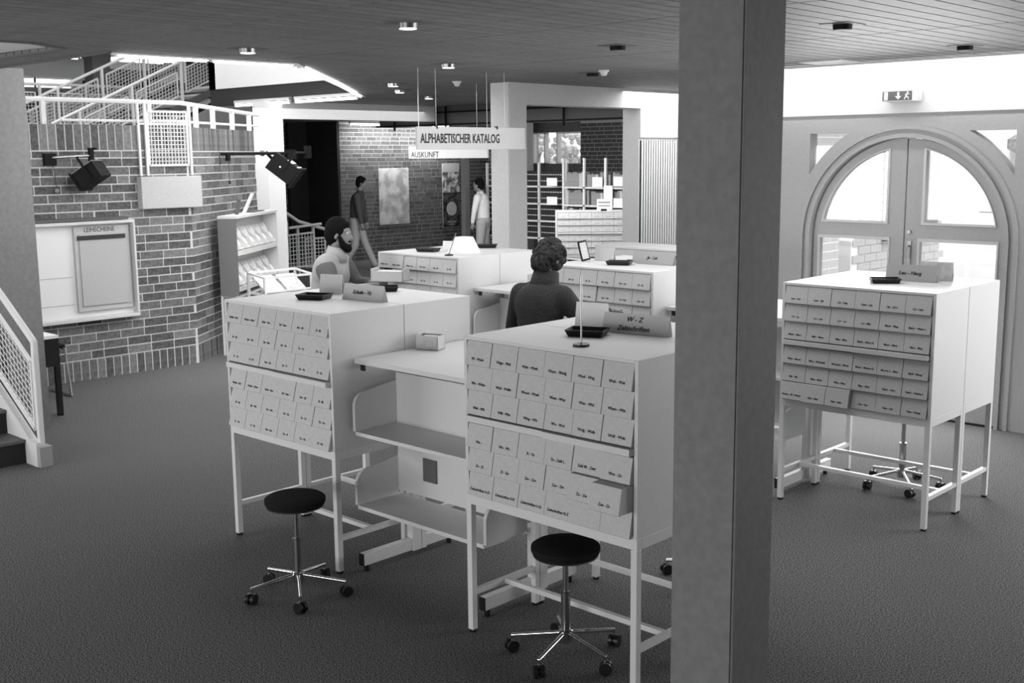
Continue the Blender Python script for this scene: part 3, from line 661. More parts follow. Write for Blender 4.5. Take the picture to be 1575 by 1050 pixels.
# wall washers of the far brick wall and cove tube over the door
tube('lit wall washer tube at the top of the far brick wall, left', (-18.15,14.5),(-18.15,15.6), 2.72, 'wall washer tubes on the far brick wall')
tube('lit wall washer tube at the top of the far brick wall, right', (-18.15,16.0),(-18.15,17.2), 2.72, 'wall washer tubes on the far brick wall')
area('wall_washer_light', (-17.9, 15.8, 2.62), (-18.3, 15.8, 1.9), 2.6, .1, 26).rotation_euler.z += 0
area('cove_light', (-3.2, 8.35, 2.70), (-3.2, 8.7, 2.60), 4.5, .08, 7)

# ================================================================ ON THE BRICK DRUM
XW = -10.42
# display case with lending slips
t = thing('display_case', 'white wall case headed LEIHSCHEINE on the brick wall', 'display case', (XW, 4.25, .60), PI/2)
Lc, Hc = 1.31, .91
MB().box(0, -.02, 0, Lc, 0, Hc).build('back_board', 'paper', t)
MB().box(-.0,-.12,Hc-.02,Lc,0,Hc+.01).box(0,-.12,-.02,Lc,0,.01).box(Lc-.02,-.12,.01,Lc,0,Hc-.02).box(0,-.12,.01,.02,0,Hc-.02).build('case_frame', 'white', t, bevel=.003)
MB().box(.72,-.06,.07,1.27,-.02,.87).build('side_recess', 'sign', t)
nb = MB().box(.76,-.075,.12,1.235,-.06,.80).build('notice_board', 'felt', t)
MB().box(.74,-.085,.745,1.22,-.075,.785).build('black_slot', 'black', nb)
lettering('lettering', 'LEIHSCHEINE', .062, 'ink', t, (.97,-.062,.835), (PI/2,0,0), sx=.85)
MB().box(.02,-.025,.14,.70,-.02,.145).box(.02,-.025,.40,.70,-.02,.405).build('sheet_edge', 'sign', t)
MB().box(0,-.13,Hc+.015,1.24,-.0,Hc+.04).build('top_strip', 'greyd', t)
# mesh gate and box panel
t = thing('mesh_gate', 'white framed mesh gate fixed on the top of the brick wall', 'gate', (XW-.03, 5.70, 1.93), PI/2)
for x in (0, .075, .56): MB().box(x, -.06, 0, x+.022, -.035, .70).build('post', 'metalw', t)
fr = MB(); fr.bar((.11,-.045,.10),(.11,-.045,.62),.02,.02); fr.bar((.54,-.045,.10),(.54,-.045,.62),.02,.02); fr.bar((.11,-.045,.10),(.54,-.045,.10),.02,.02); fr.bar((.11,-.045,.62),(.54,-.045,.62),.02,.02); fr.bar((.0,-.045,.50),(.58,-.045,.50),.018,.018); fr.build('frame','metalw',t)
ms = MB()
for i in range(1, 12): ms.bar((.11+i*.036,-.045,.10),(.11+i*.036,-.045,.62),.008,.008)
for i in range(1, 13): ms.bar((.11,-.045,.10+i*.04),(.54,-.045,.10+i*.04),.008,.008)
ms.build('wire_mesh','metalw',t)
t = thing('wall_box', 'pale rectangular box fixed to the brick wall under the mesh gate', 'box', (XW, 5.67, 1.61), PI/2)
MB().box(0, -.09, 0, .66, 0, .31).build('box_body', 'felt', t, bevel=.004); MB().box(.66,-.09,0,.666,0,.31).build('side_edge','grey',t); MB().cyl((.06,-.092,.27),(.06,-.088,.27),.006).build('screw','steel',t)
# railing on the drum
t = thing('parapet_railing', 'white tube railing along the top of the brick wall', 'railing', (0,0,0))
def tubeline(name, pts, r, parent, m='metalw'):
    mb = MB()
    for a, b in zip(pts, pts[1:]): mb.cyl(a, b, r, n=10); 
    for p in pts[1:-1]: mb.sph(p, r, 8)
    return mb.build(name, m, parent, smooth=True)
tubeline('handrail', [(-10.52,3.9,2.645),(-10.52,6.25,2.645),(-11.95,8.15,2.60)], .022, t)
tubeline('lower_rail', [(-10.52,5.0,2.46),(-10.52,6.25,2.46),(-11.95,8.15,2.47)], .012, t)
for (x, y) in ((-10.52,4.83),(-10.52,5.9),(-10.75,6.56),(-11.05,6.95),(-11.4,7.42),(-11.75,7.88)): MB().box(x-.02,y-.02,2.40,x+.02,y+.02,2.63).build('post','metalw',t)
# wall spotlights on arms
def knob(mb, p, r): mb.sph(p, r, 10); return mb
t = thing('wall_spotlight', 'black theatre spotlight on a short arm, upper left of the brick wall', 'spotlight', (XW, 4.80, 2.10))
MB().box(0,-.05,-.06,.05,.06,.05).build('wall_plate','blackm',t)
MB().cyl((.03,.0,.01),(.14,.38,.03),.014).build('arm','steel',t,smooth=True)
MB().box(.12,.33,-.03,.16,.37,.10).box(.12,.36,.08,.16,.40,.10).build('clamp','blackm',t)
h = Matrix.Translation((.22,.30,-.15)) @ Matrix.Rotation(math.radians(-50),4,'Z') @ Matrix.Rotation(math.radians(32),4,'X')
MB().box(-.12,-.11,-.08,.12,.12,.08,h).build('lamp_housing','blackm',t,bevel=.004)
MB().box(-.125,-.115,.08,.125,.125,.085,h).build('top_lid','grey',t)
MB().box(-.135,-.13,-.09,.135,-.11,.09,h).build('front_barn_door','blackm',t)
MB().box(.13,.02,-.05,.14,.04,.18,h).build('yoke','blackm',t); MB().box(-.14,.02,-.05,-.13,.04,.18,h).build('yoke','blackm',t)
tubeline('pull_cord',[(.03,.03,-.06),(.035,.05,-.26)],.003,t,'black'); knob(MB(),(.035,.05,-.29),.022).build('cord_knob','grey',t,smooth=True)
t = thing('wall_spotlight', 'black theatre spotlight on a long arm before the white pillar', 'spotlight', (-11.0, 6.93, 2.12))
MB().box(-.02,-.04,-.10,.04,.03,.04).build('wall_plate','blackm',t)
tubeline('arm',[(.0,.0,.02),(.27,1.04,.02)],.016,t,'blackm')
MB().box(.17,.78,-.05,.24,.90,.06).build('clamp','blackm',t); MB().box(.24,1.0,-.04,.30,1.06,.10).build('arm_end','blackm',t)
h = Matrix.Translation((.24,.74,-.16)) @ Matrix.Rotation(math.radians(43),4,'Z') @ Matrix.Rotation(math.radians(38),4,'Y') @ Matrix.Scale(1.2,4)
MB().box(-.15,-.09,-.09,.12,.09,.09,h).build('lamp_housing','blackm',t,bevel=.004)
MB().box(-.02,-.095,.09,.035,.095,.095,h).box(.085,-.095,.09,.10,.095,.095,h).build('light_top_stripe','white',t)
MB().box(.125,-.11,-.11,.14,.11,.11,h).build('barn_door','blackm',t)
MB().cyl(h@Vector((-.24,0,.02)), h@Vector((-.14,0,.0)), .018).build('rear_handle','blackm',t); knob(MB(), h@Vector((-.26,0,-.01)), .035).build('rear_knob','greyd',t,smooth=True)
MB().sph(h@Vector((-.04,-.092,.0)),.012,8).build('screw','signw',t)
MB().box(-.01,-.1,-.02,.01,-.092,.20,h).build('yoke','blackm',t)
for i, (yy) in enumerate((.0, .12)):
    tubeline('cord',[(.03+yy*.3,yy,-.02),(.03+yy*.3,yy,-.27)],.003,t,'black'); MB().sph((.03+yy*.3,yy,-.29),.015,8,(1,1,1.5)).build('cord_knob','black',t,smooth=True)
MB().box(.02,.11,-.06,.06,.15,.02).build('socket','blackm',t)
# magazine rack along the angled brick wall
ra = PI/2+math.atan2(.61,.79)
t = thing('magazine_rack', 'white open magazine rack with tilted shelves against the angled brick wall', 'rack', (-10.60, 6.66, 0), ra)
RL, RD = 1.42, .20
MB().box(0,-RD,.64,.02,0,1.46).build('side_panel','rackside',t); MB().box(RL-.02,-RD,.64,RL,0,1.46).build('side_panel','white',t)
MB().box(0,-RD-.01,1.46,RL,0,1.49).build('top_panel','white',t,bevel=.002); MB().box(.02,-.015,.66,RL-.02,0,1.46).build('back_panel','white',t)
MB().box(0,-.02,0,.03,0,.64).box(0,-RD,0,.03,-RD+.03,.64).build('leg','metalw',t); MB().box(RL-.03,-RD,0,RL,-RD+.03,.64).box(RL-.03,-.02,0,RL,0,.64).build('leg','metalw',t)
MB().box(.02,-RD,.62,RL-.02,0,.64).build('bottom_panel','white',t)
for z in (.70,1.08):
    MB().prism([(-RD,z),(-RD+.01,z-.01),(-.03,z+.26),(-.04,z+.27)],'x',.02,RL-.02).build('tilted_shelf','white',t); MB().box(.02,-RD-.005,z-.015,RL-.02,-RD+.005,z+.03).build('shelf_lip','white',t)
mags = MB().prism([(0,0),(.006,-.004),(.134,.205),(.128,.209)],'x',0,.20).mesh('cover','mag')
k = 0
for z in (.705,1.085):
    for x in (.04,.265,.49,.715,.94,1.17):
        m_ = link('magazine', mags, None); mw = t.matrix_world if False else (Matrix.Translation(t.location) @ Matrix.Rotation(ra,4,'Z'))
        m_.location = mw @ Vector((x,-RD+.008,z+.045)); m_.rotation_euler = (0,0,ra)
        tag(m_, 'magazine on the %s shelf of the white rack, %s from the left' % ('lower' if z < 1 else 'upper', ['first','second','third','fourth','fifth','sixth'][k % 6]), 'magazine', 'magazines in the white rack'); k += 1
for lab, x, m_, sc in (('dark bookend standing on top of the magazine rack', .30, 'greyd', .8),('white leaning booklet on top of the magazine rack', .52, 'paper', 1.1)):
    mw = Matrix.Translation(t.location) @ Matrix.Rotation(ra,4,'Z')
    b = thing('booklet', lab, 'booklet', mw @ Vector((x,-.12,1.491)), ra); MB().prism([(0,0),(.03,0),(-.02*(sc>1)*4,.2*sc),(-.03-.02*(sc>1)*4,.2*sc)],'x',0,.05*sc).build('cover',m_,b)
b = thing('booklet', 'dark booklet lying flat on top of the magazine rack', 'booklet', (Matrix.Translation(t.location) @ Matrix.Rotation(ra,4,'Z')) @ Vector((.75,-.16,1.491)), ra); MB().box(0,0,0,.35,.1,.012).build('cover','greyd',b)
# low newspaper stand behind the left front cabinet
t = thing('newspaper_stand', 'low white frame stand with papers behind the left front cabinet', 'stand', (-10.05, 6.84, 0), PI/2)
MB().box(0,0,.0,.025,.025,.84).build('leg','metalw',t); MB().box(.6,0,0,.625,.025,.84).build('leg','metalw',t); MB().box(0,.3,0,.025,.325,.88).build('leg','metalw',t); MB().box(.6,.3,0,.625,.325,.88).build('leg','metalw',t)
MB().bar((0,.01,.85),(.625,.01,.85),.022,.022).bar((0,.31,.89),(.625,.31,.89),.022,.022).bar((.01,0,.85),(.01,.32,.89),.018,.018).bar((.615,0,.85),(.615,.32,.89),.018,.018).bar((0,.01,.70),(.625,.01,.70),.018,.018).build('top_frame','metalw',t)
MB().box(.02,.02,.66,.6,.30,.675).build('shelf','white',t)
for i in range(2):
    p = thing('newspaper', 'folded newspaper on the low frame stand, %s of the two' % ['left','right'][i], 'newspaper', (-10.05, 6.84, 0), PI/2, 'newspapers on the low frame stand')
    MB().prism([(.035,.70),(.05,.69),(.285,.83),(.27,.85)],'x',.04+i*.28,.28+i*.28).build('sheets',['mag','paperg'][i],p)

# ================================================================ FAR STAIR FLIGHT (seen through the ceiling opening)
t = thing('stair_flight', 'white stair flight with mesh railings rising to the upper floor', 'staircase', (0,0,0))
def lineP(x, y): return (x, y, 2.66+(y-8.42)*.435)
MB().prism([(7.2,2.12-.02),(9.9,3.295),(9.9,3.19),(7.2,2.0)],'x',-15.05,-15.0).build('stringer','greyd',t)
MB().prism([(7.2,2.12-.02),(9.9,3.295),(9.9,3.19),(7.2,2.0)],'x',-16.25,-16.2).build('stringer','greyd',t)
MB().prism([(7.2,2.0),(9.9,3.19),(9.9,3.10),(7.2,1.9)],'x',-16.2,-15.05).build('soffit','plaster',t)
MB().prism([(7.6,2.0),(10.6,3.4),(10.6,2.2),(7.6,1.6)],'x',-14.95,-14.9).build('side_wall','grey',t)
for i in range(9): MB().box(-16.2,7.3+i*.28,2.10+i*.122,-15.05,7.6+i*.28,2.14+i*.122).build('tread','grey',t)
def railing_panel(parent, X, y0, y1, base, sl, h=.60, name='railing'):
    def zb(y): return base+(y-y0)*sl
    mb = MB(); mb.cyl((X,y0-.4,zb(y0-.4)+h),(X,y1,zb(y1)+h),.022,n=8); r = mb.build('handrail','metalw',parent,smooth=True)
    n = max(1, round((y1-y0)/.75)); st = (y1-y0)/n
    for i in range(n+1): y = y0+i*st; MB().box(X-.018,y-.018,zb(y)-.05,X+.018,y+.018,zb(y)+h).build('post','metalw',parent)
    for i in range(n):
        a, b = y0+i*st+.07, y0+(i+1)*st-.07; f = MB()
        for u, v in (((a,.06),(b,.06)),((b,.06),(b,h-.12)),((b,h-.12),(a,h-.12)),((a,h-.12),(a,.06))): f.bar((X,u[0],zb(u[0])+u[1]),(X,v[0],zb(v[0])+v[1]),.018,.018)
        f.build('panel_frame','metalw',parent)
        g = MB(); k = 1
        while a+k*.05 < b: y = a+k*.05; g.bar((X,y,zb(y)+.06),(X,y,zb(y)+h-.12),.007,.007); k += 1
        k = 1
        while .06+k*.05 < h-.12: g.bar((X,a,zb(a)+.06+k*.05),(X,b,zb(b)+.06+k*.05),.007,.007); k += 1
        g.build('wire_mesh','metalw',parent)
railing_panel(t, -15.02, 7.4, 9.75, 2.22, .46, .52)
railing_panel(t, -16.22, 7.0, 9.75, 2.03, .46, .75)
t = thing('gallery_railing', 'white railing with upright bars of the upper floor, far left behind the brick wall', 'railing', (0,0,0))
railing_panel(t, -16.6, 6.2, 9.0, 2.55, 0, .62)
struct('wall_behind_landing', MB().box(-17.6, 4.1, 0, -17.4, 11.0, 3.06), 'concrete')
t = thing('shelf_row', 'pale shelf row with leaning books behind the landing railing', 'shelf', (-17.35, 6.4, 2.45)); MB().box(-.02,0,0,.25,2.6,.02).box(-.02,0,.34,.25,2.6,.36).build('board','white',t)
for i in range(26): tag(MB().box(0,0,0,.16,.05,.27).build('book',['bookg','bookl','bookg'][i%3],loc=(-17.33,6.45+i*.095,2.471)), 'grey book on the pale shelf behind the landing railing', 'book', 'books behind the landing railing')
pillar('trim_pillar_upper', -19.2, 9.6, -18.9, 9.95, 4.06, 'concrete', '', False).location.z = 0
# upper floor shelf with objects
t = thing('upper_shelf', 'low dark shelf on the upper floor beside the upper post', 'shelf', (-20.5, 10.2, 3.15)); MB().box(0,0,.0,.35,2.3,.03).box(0,0,0,.02,2.3,.33).box(0,0,.33,.35,2.3,.36).box(0,0,0,.35,.03,.36).box(0,2.27,0,.35,2.3,.36).build('board','greyd',t)
for i,(y,w,m_) in enumerate([(10.25,.14,'bookd'),(10.45,.3,'bookl'),(10.8,.2,'bookg'),(11.1,.25,'bookl'),(11.45,.12,'bookd'),(11.65,.14,'bookl'),(11.9,.3,'bookg')]):
    tag(MB().box(0,0,0,.18,w,.26).build('box_file',m_,loc=(-20.4,y,3.515)), ['black','pale','grey','pale','black narrow','pale narrow','grey wide'][i]+' box file on the upper floor shelf, '+['first','second','third','fourth','fifth','sixth','seventh'][i]+' from the left', 'box file', 'box files on the upper floor')
t = thing('small_hanging_sign', 'small pale sign projecting from the upper floor post', 'sign', (-18.88, 9.9, 3.62)); MB().box(0,0,0,.02,.75,.13).build('board','signw',t)

# ================================================================ LEFT FOREGROUND STAIR
t = thing('staircase', 'dark steps with white stringer and mesh handrail at the left edge', 'staircase', (-7.69, 3.35, 0))
dx, dz = .28, .17
for i in range(9):
    MB().box(-.15-(i+1)*dx, -1.5, i*dz, -.15-i*dx, -.05, (i+1)*dz-.02).build('step','dark',t)
    MB().box(-.15-(i+1)*dx-.0, -1.5, (i+1)*dz-.02, -.15-i*dx+.015, -.05, (i+1)*dz).build('tread_nosing','greyd',t)
sl = dz/dx
MB().prism([(.03,.0),(.03,.17),(-.05,.17),(-2.6,.17+2.55*sl),(-2.6,-.05+2.55*sl),(-.30,.0)],'y',-.05,-.0).build('stringer','white',t)
MB().box(-.03,-.045,0,.065,.045,.145).build('newel_foot','grey',t,bevel=.003)
MB().box(-.02,-.02,.14,.02,.02,.80).build('newel_post','metalw',t,bevel=.006)
tubeline('handrail',[(0,0,.78),(0,0,.87),(-2.4,0,.87+2.4*sl)],.024,t)
f = MB(); a_, b_ = -.07, -2.3
pz = lambda x, o: o+(-x)*sl
for u, v in (((a_,.22),(a_,.70)),((a_,.70),(b_,.70)),((a_,.22),(b_,.22))): f.bar((u[0],0,pz(u[0],u[1])-.02),(v[0],0,pz(v[0],v[1])-.02),.022,.022)
f.build('panel_frame','metalw',t)
g = MB()
for i in range(1,42): x = a_-i*.055; g.bar((x,0,pz(x,.20)),(x,0,pz(x,.68)),.004,.004)
for i in range(1,10): g.bar((a_,0,pz(a_,.20+i*.048)),(b_,0,pz(b_,.20+i*.048)),.004,.004)
g.build('wire_mesh','metalw',t)
struct('wall_stairwell_soffit', MB().prism([(-6.9,2.79),(-9.5,2.82),(-12,4.6),(-12,4.75),(-6.9,2.95)],'y',1.2,3.36), 'pillarw')
# table and chair behind the left pillar
t = thing('side_table', 'small white-topped table with black legs half hidden by the left pillar', 'table', (-9.74, 3.45, 0))
MB().box(0,0,.65,.64,.72,.675).build('table_top','paper',t)
for x in (0,.60):
    for y in (0,.68): MB().box(x,y,0,x+.04,y+.04,.65).build('leg','black',t)
MB().box(.04,.685,.42,.60,.70,.65).build('modesty_panel','black',t); MB().box(.625,.04,.42,.64,.68,.65).build('side_panel','black',t)
t = thing('cantilever_chair', 'chrome cantilever chair behind the small table at the left pillar', 'chair', (-10.02, 4.16, 0))
for y in (0,.40):
    tubeline('leg',[(-.2,y,.44),(.18,y,.42),(.25,y,.012),(-.15,y,.012)],.011,t,'chrome')
MB().box(-.2,0,.44,.20,.40,.47).build('seat','seat',t,bevel=.01); MB().box(-.24,.02,.55,-.2,.38,.82).build('backrest','sign',t,bevel=.02); tubeline('back_frame',[(-.2,.2,.44),(-.22,.2,.6)],.011,t,'chrome')

# ================================================================ FAR HALL
t = thing('far_stair_railing', 'white mesh stair railing in the far hall beside the white pillar', 'railing', (0,0,0))
def flatpanel(parent, X, y0, y1, zb0, zt0, zb1, zt1):
    f = MB()
    for (u, v) in (((y0,zb0),(y1,zb1)),((y1,zb1),(y1,zt1)),((y1,zt1),(y0,zt0)),((y0,zt0),(y0,zb0))): f.bar((X,u[0],u[1]),(X,v[0],v[1]),.03,.03)
    f.build('panel_frame','metalw',parent); g = MB(); n = int((y1-y0)/.065)
    for i in range(1,n): s = i/n; g.bar((X,y0+(y1-y0)*s,zb0+(zb1-zb0)*s),(X,y0+(y1-y0)*s,zt0+(zt1-zt0)*s),.011,.011)
    n = int((zt0-zb0)/.065)
    for i in range(1,n): s = i/n; g.bar((X,y0,zb0+(zt0-zb0)*s),(X,y1,zb1+(zt1-zb1)*s),.011,.011)
    g.build('wire_mesh','metalw',parent)
tubeline('handrail',[(-17,11.6,1.42),(-17,12.35,.95),(-17,12.95,.78)],.03,t); tubeline('handrail',[(-16.8,12.0,.86),(-16.8,12.7,.90)],.025,t)
flatpanel(t,-17,11.7,12.1,.55,1.15,.3,.95); flatpanel(t,-16.9,11.95,12.6,.15,.72,.15,.75); flatpanel(t,-17.1,12.55,13.0,.1,.62,.1,.62)
for y in (11.95,12.28,12.62): MB().box(-16.96,y-.02,0,-16.92,y+.02,.85).build('post','metalw',t)
# posters
for nm, lab, y0, z0, w, h, m_ in (('map_poster','large faded pale poster on the far brick wall',15.32,.70,.80,1.14,'post1'),('pattern_poster','narrow poster with rows of dark figures under the AUSKUNFT sign',17.1,1.30,.50,.62,'post2'),('dark_poster','dark poster hanging below the patterned one',17.1,.55,.50,.74,'post3')):
    t = thing(nm, lab, 'poster', (-18.28, y0, z0), PI/2); MB().box(0,-.012,0,w,-.006,h).build('sheet', m_, t); MB().box(-.01,-.006,-.01,w+.01,0,h+.01).build('mount', 'paperg', t)
    if nm == 'dark_poster':
        MB().lathe([(.13,-.002),(.15,-.002),(.15,.002),(.13,.002)],n=28).build('ring_motif','paperg',t,loc=(.25,-.013,.40),rot=(PI/2,0,0))
        MB().box(.12,-.015,.10,.38,-.012,.13).box(.16,-.015,.05,.34,-.012,.075).build('caption_bars','grey',t)
    if nm == 'pattern_poster': MB().box(.0,-.015,.44,.5,-.0125,.62).build('blank_header','sign',t)
# book shelves
def shelf_unit(label, x, y, n_bays, bw, zs, H=2.03):
    t = thing('book_shelf', label, 'bookshelf', (x, y, 0), 0, 'white steel shelves in the far hall')
    for i in range(n_bays+1): MB().box(i*bw-.02,.0,0,i*bw+.02,.035,H).build('upright','white',t)
    for z in zs: MB().box(.02,0,z-.03,n_bays*bw-.02,.25,z).build('shelf_board','white',t)
    return t
ZS = [.30,.61,.92,1.23,1.54]
shelf_unit('white steel shelf holding black bound volumes, left part', -15.35, 15.5, 3, .66, ZS, 1.95)
shelf_unit('white steel shelf holding grey volumes with white sheets hung on it', -13.27, 15.3, 3, .47, ZS, 2.03)
shelf_unit('white steel shelf holding grey volumes, right part by the fluted panel', -11.80, 15.3, 1, .62, ZS, 1.9)
bd = {}
def book(x, y, z, w, h, m_, lab, grp):
    k = (round(w,3), round(h,3), m_)
    if k not in bd: bd[k] = MB().box(0,0,0,w,.17,h).mesh('book', m_)
    return tag(link('book', bd[k], None, (x,y,z)), lab, 'book', grp)
BAND = MB().box(.006,-.003,.08,.046,0,.096).box(.006,-.003,.19,.046,0,.206).mesh('spine_band', 'sign')
for r, z in enumerate(ZS[1:]):
    for bay in range(3):
        for i in range(11):
            x = -15.35+bay*.66+.027+i*.0552; bo_ = book(x, 15.54, z+.001, .052, [.255,.265][i%3==0], 'bookd', 'black bound volume, %s bay of the left far shelf, %s board' % (['left','middle','right'][bay], ['lowest','second','third','top'][r]), 'black bound volumes, %s bay, %s board' % (['left','middle','right'][bay], ['lowest','second','third','top'][r]))
            link('spine_band', BAND, bo_)
bn = ['lowest','second','third','top']
for r, z in enumerate(ZS[1:]):
    for bay in range(4):
        for i in range(8 if bay < 3 else 11):
            if random.random() < .06: continue
            m_ = ['bookg','bookl','bookg','bookg'][random.randrange(4)]
            if bay == 3 and r < 2: m_ = 'bookg'
            if bay == 3: nm_ = 'grey volume on the right far shelf, %s board' % bn[r]
            else: nm_ = 'grey volume, %s bay of the middle far shelf, %s board' % (['left','centre','right'][bay], bn[r])
            if m_ == 'bookl': nm_ = 'pale '+nm_
            book((-13.27+bay*.47+.035 if bay < 3 else -11.77)+i*.0495, 15.345, z+.001, .047, random.choice((.21,.23,.25)), m_, nm_, nm_.replace('volume', 'volumes'))
for i, (x, z, w, h) in enumerate([(-13.62,1.55,.24,.14),(-13.62,1.22,.24,.14),(-12.58,1.54,.22,.17),(-12.33,.95,.19,.62),(-12.12,1.56,.2,.16),(-12.12,1.20,.2,.16),(-11.88,1.56,.2,.13),(-11.88,1.25,.17,.13)]):
    t = thing('hanging_sheet', 'white sheet hung on the far shelf, %s from the left' % ['first upper','first lower','second','long one, fourth','fifth','sixth','seventh upper','seventh lower'][i], 'sheet', (x, 15.27, z), 0, 'white sheets hung on the far shelves'); MB().box(0,-.005,0,w,.0,h).build('sheet','paper',t); MB().box(0,-.008,h-.01,w,-.004,h).build('fold','signw',t)
t = thing('notice_stand', 'white notice board with clip on top of the farthest card cabinet', 'notice', (-11.10, 13.58, CH*.93+.001), math.radians(43)); MB().box(0,0,0,.22,.01,.18).build('board','signw',t); MB().box(.06,-.006,.0,.15,0,.03).build('clip','black',t); MB().box(.02,-.003,.12,.2,0,.14).box(.02,-.003,.07,.2,0,.085).build('text_lines','grey',t)

# ================================================================ PEOPLE
def remesh_body(name, caps, balls, voxel, m, parent=None, smooth_it=3, boxes=()):
    mb = MB()
    for (p, r, q, s) in caps:
        mb.cyl(p, q, r, s, n=16); mb.sph(p, r, 16); mb.sph(q, s, 16)
    for b in balls: mb.sph(b[0], b[1], 18, b[2] if len(b) > 2 else (1,1,1))
    for b in boxes: mb.box(*b)
    me = mb.mesh(name, m); o = bpy.data.objects.new(name, me); S.collection.objects.link(o)
    r = o.modifiers.new('r', 'REMESH'); r.mode = 'VOXEL'; r.voxel_size = voxel; r.use_smooth_shade = True
    s = o.modifiers.new('s', 'SMOOTH'); s.iterations = smooth_it; s.factor = .5
    bpy.context.view_layer.update(); ev = o.evaluated_get(bpy.context.evaluated_depsgraph_get()); nm = bpy.data.meshes.new_from_object(ev)
    o.modifiers.clear(); o.data = nm; nm.materials.clear(); nm.materials.append(M[m]); nm.polygons.foreach_set('use_smooth', [True]*len(nm.polygons))
    if parent: o.parent = parent
    return o
def V(*a): return Vector(a)
def hand_caps(wr, d, n, side, curl=.6):
    """wrist point, direction of fingers, palm normal (towards palm), thumb side vector"""
    d, n, side = d.normalized(), n.normalized(), side.normalized(); out = []
    out.append((wr, .022, wr+d*.045, .024)); 
    for k, (o, L) in enumerate(((.028,.075),(.010,.083),(-.009,.077),(-.027,.060))):
        b = wr+d*.02+side*o*.6; k1 = wr+d*.085+side*o; m1 = k1+(d*math.cos(curl)+n*math.sin(curl))*L*.45; e1 = m1+(d*math.cos(curl*2)+n*math.sin(curl*2))*L*.45
        out += [(b,.013,k1,.0105),(k1,.0105,m1,.0092),(m1,.0092,e1,.0080)]
    t0 = wr+d*.025+side*.02; t1 = t0+(side*.8+d*.6).normalized()*.045+n*.01; t2 = t1+(d*.9+side*.1+n*.5).normalized()*.032
    out += [(t0,.015,t1,.012),(t1,.012,t2,.010)]
    return out
def person(name, label, loc, rz, pose, cloth):
    """pose: dict of joints in local frame, +x is forward, +y left"""
    P_ = pose; caps = []; balls = []
    hd = P_['head']; hf = Vector(P_['face']).normalized(); left = Vector((0,0,1)).cross(hf).normalized(); hu = hf.cross(left).normalized()
    def H(f, l, u): return hd+hf*f+left*l+hu*u
    # trunk, neck, limbs: one continuous skin
    caps += [(P_['pelvis'],.12,P_['waist'],.10),(P_['waist'],.10,P_['chest'],.125),(P_['chest'],.12,P_['neck'],.055),(P_['neck'],.052,H(-.02,0,-.06),.052)]
    for s in ('l','r'):
        sh, el, wr = P_['sh'+s], P_['el'+s], P_['wr'+s]
        caps += [(P_['neck']-V(0,0,.04),.05,sh,.055),(P_['chest'],.10,sh,.055),(sh,.052,el,.038),(el,.038,wr,.025)]
        hip, kn, an, toe = P_['hip'+s], P_['kn'+s], P_['an'+s], P_['toe'+s]
        caps += [(P_['pelvis'],.11,hip,.09),(hip,.088,kn,.055),(kn,.055,an,.036),(an,.036,toe,.028)]
        d = Vector(P_['hd'+s]); nn = Vector(P_['hn'+s]); sd = d.cross(nn)*(1 if s == 'l' else -1)
        caps += hand_caps(wr, d, nn, sd)
    R_ = P_.get('hr', .082)
    balls += [(H(-.015,0,.03),R_*1.03,(1.0,.86,1.05)),(H(.02,0,-.02),R_*.82,(1,.85,1.1))]
    caps += [(H(.045,0,-.065),.035,H(.06,0,-.085),.024),(H(.074,0,.025),.011,H(.098,0,-.018),.013)]   # jaw/chin, nose
    for l in (1,-1): caps += [(H(.0,l*.068,.015),.014,H(-.008,l*.074,-.02),.011),(H(.070,l*.012,.042),.010,H(.062,l*.045,.042),.009)]  # ears, brow ridge
    caps += [(H(.078,-.02,-.052),.009,H(.078,.02,-.052),.009)]  # lips
    body = remesh_body('person', caps, balls, .0085, 'skin', smooth_it=2)
    body.location = loc; body.rotation_euler = (0,0,rz); tag(body, label, 'person')
    for l in (1,-1): e_ = MB().sph(H(.068,l*.030,.024),.0115,12).build('eye','sign',body,smooth=True); MB().sph(H(.0755,l*.031,.024),.0058,8).build('iris','ink',e_)
    # hair
    hb = P_['hair']; cap_ = []; bl = [(H(-.028,0,.045),R_*1.12,(1.0,.95,1.05)),(H(-.05,0,.0),R_*.95,(.95,1,1.05))]
    if hb == 'short': bl += [(H(.02,0,.085),R_*.62,(1,1.15,.6)),(H(-.055,0,-.045),R_*.62,(.8,1.1,1))]
    elif hb == 'curly':
        random.seed(3)
        for k in range(46):
            a, b = random.uniform(0,2*PI), random.uniform(-.5,1.4); v = Vector((math.cos(a)*math.cos(b)-.25, math.sin(a)*math.cos(b), math.sin(b)))
            q = hd+hf*(v.x*.088+.0)+left*v.y*.088+hu*(v.z*.10+.02)
            if v.x < .55 or v.z > .6: bl.append((q,.024))
        bl += [(H(-.07,0,-.05),.062,(.8,1.1,1)),(H(-.05,.03,-.07),.04),(H(-.05,-.03,-.07),.04)] + [(H(.02,l*.066,.01),.030) for l in (1,-1)] + [(H(.05,l*.056,.035),.026) for l in (1,-1)] + [(H(.012,l*.068,-.035),.026) for l in (1,-1)]
    remesh_body('hair', [], bl, .009, P_['hairm'], body, 1)
    if P_.get('beard'):
        remesh_body('beard', [(H(.02,.062,-.01),.016,H(.045,.045,-.07),.028),(H(.02,-.062,-.01),.016,H(.045,-.045,-.07),.028),(H(.045,.045,-.07),.028,H(.07,0,-.095),.035),(H(.045,-.045,-.07),.028,H(.07,0,-.095),.035),(H(.083,-.022,-.038),.009,H(.083,.022,-.038),.009)], [], .007, 'hair', body, 2)
    # clothes
    up_ = [(P_['waist']-V(0,0,.14),.135,P_['waist'],.128),(P_['waist'],.128,P_['chest'],.15),(P_['chest'],.148,P_['neck']-V(0,0,.05),.085)]
    bb = [(P_['chest']+V(-.02,0,.02),.14,(.85,1.2,1.1)),(P_['waist'],.125,(.9,1.15,1.2))]
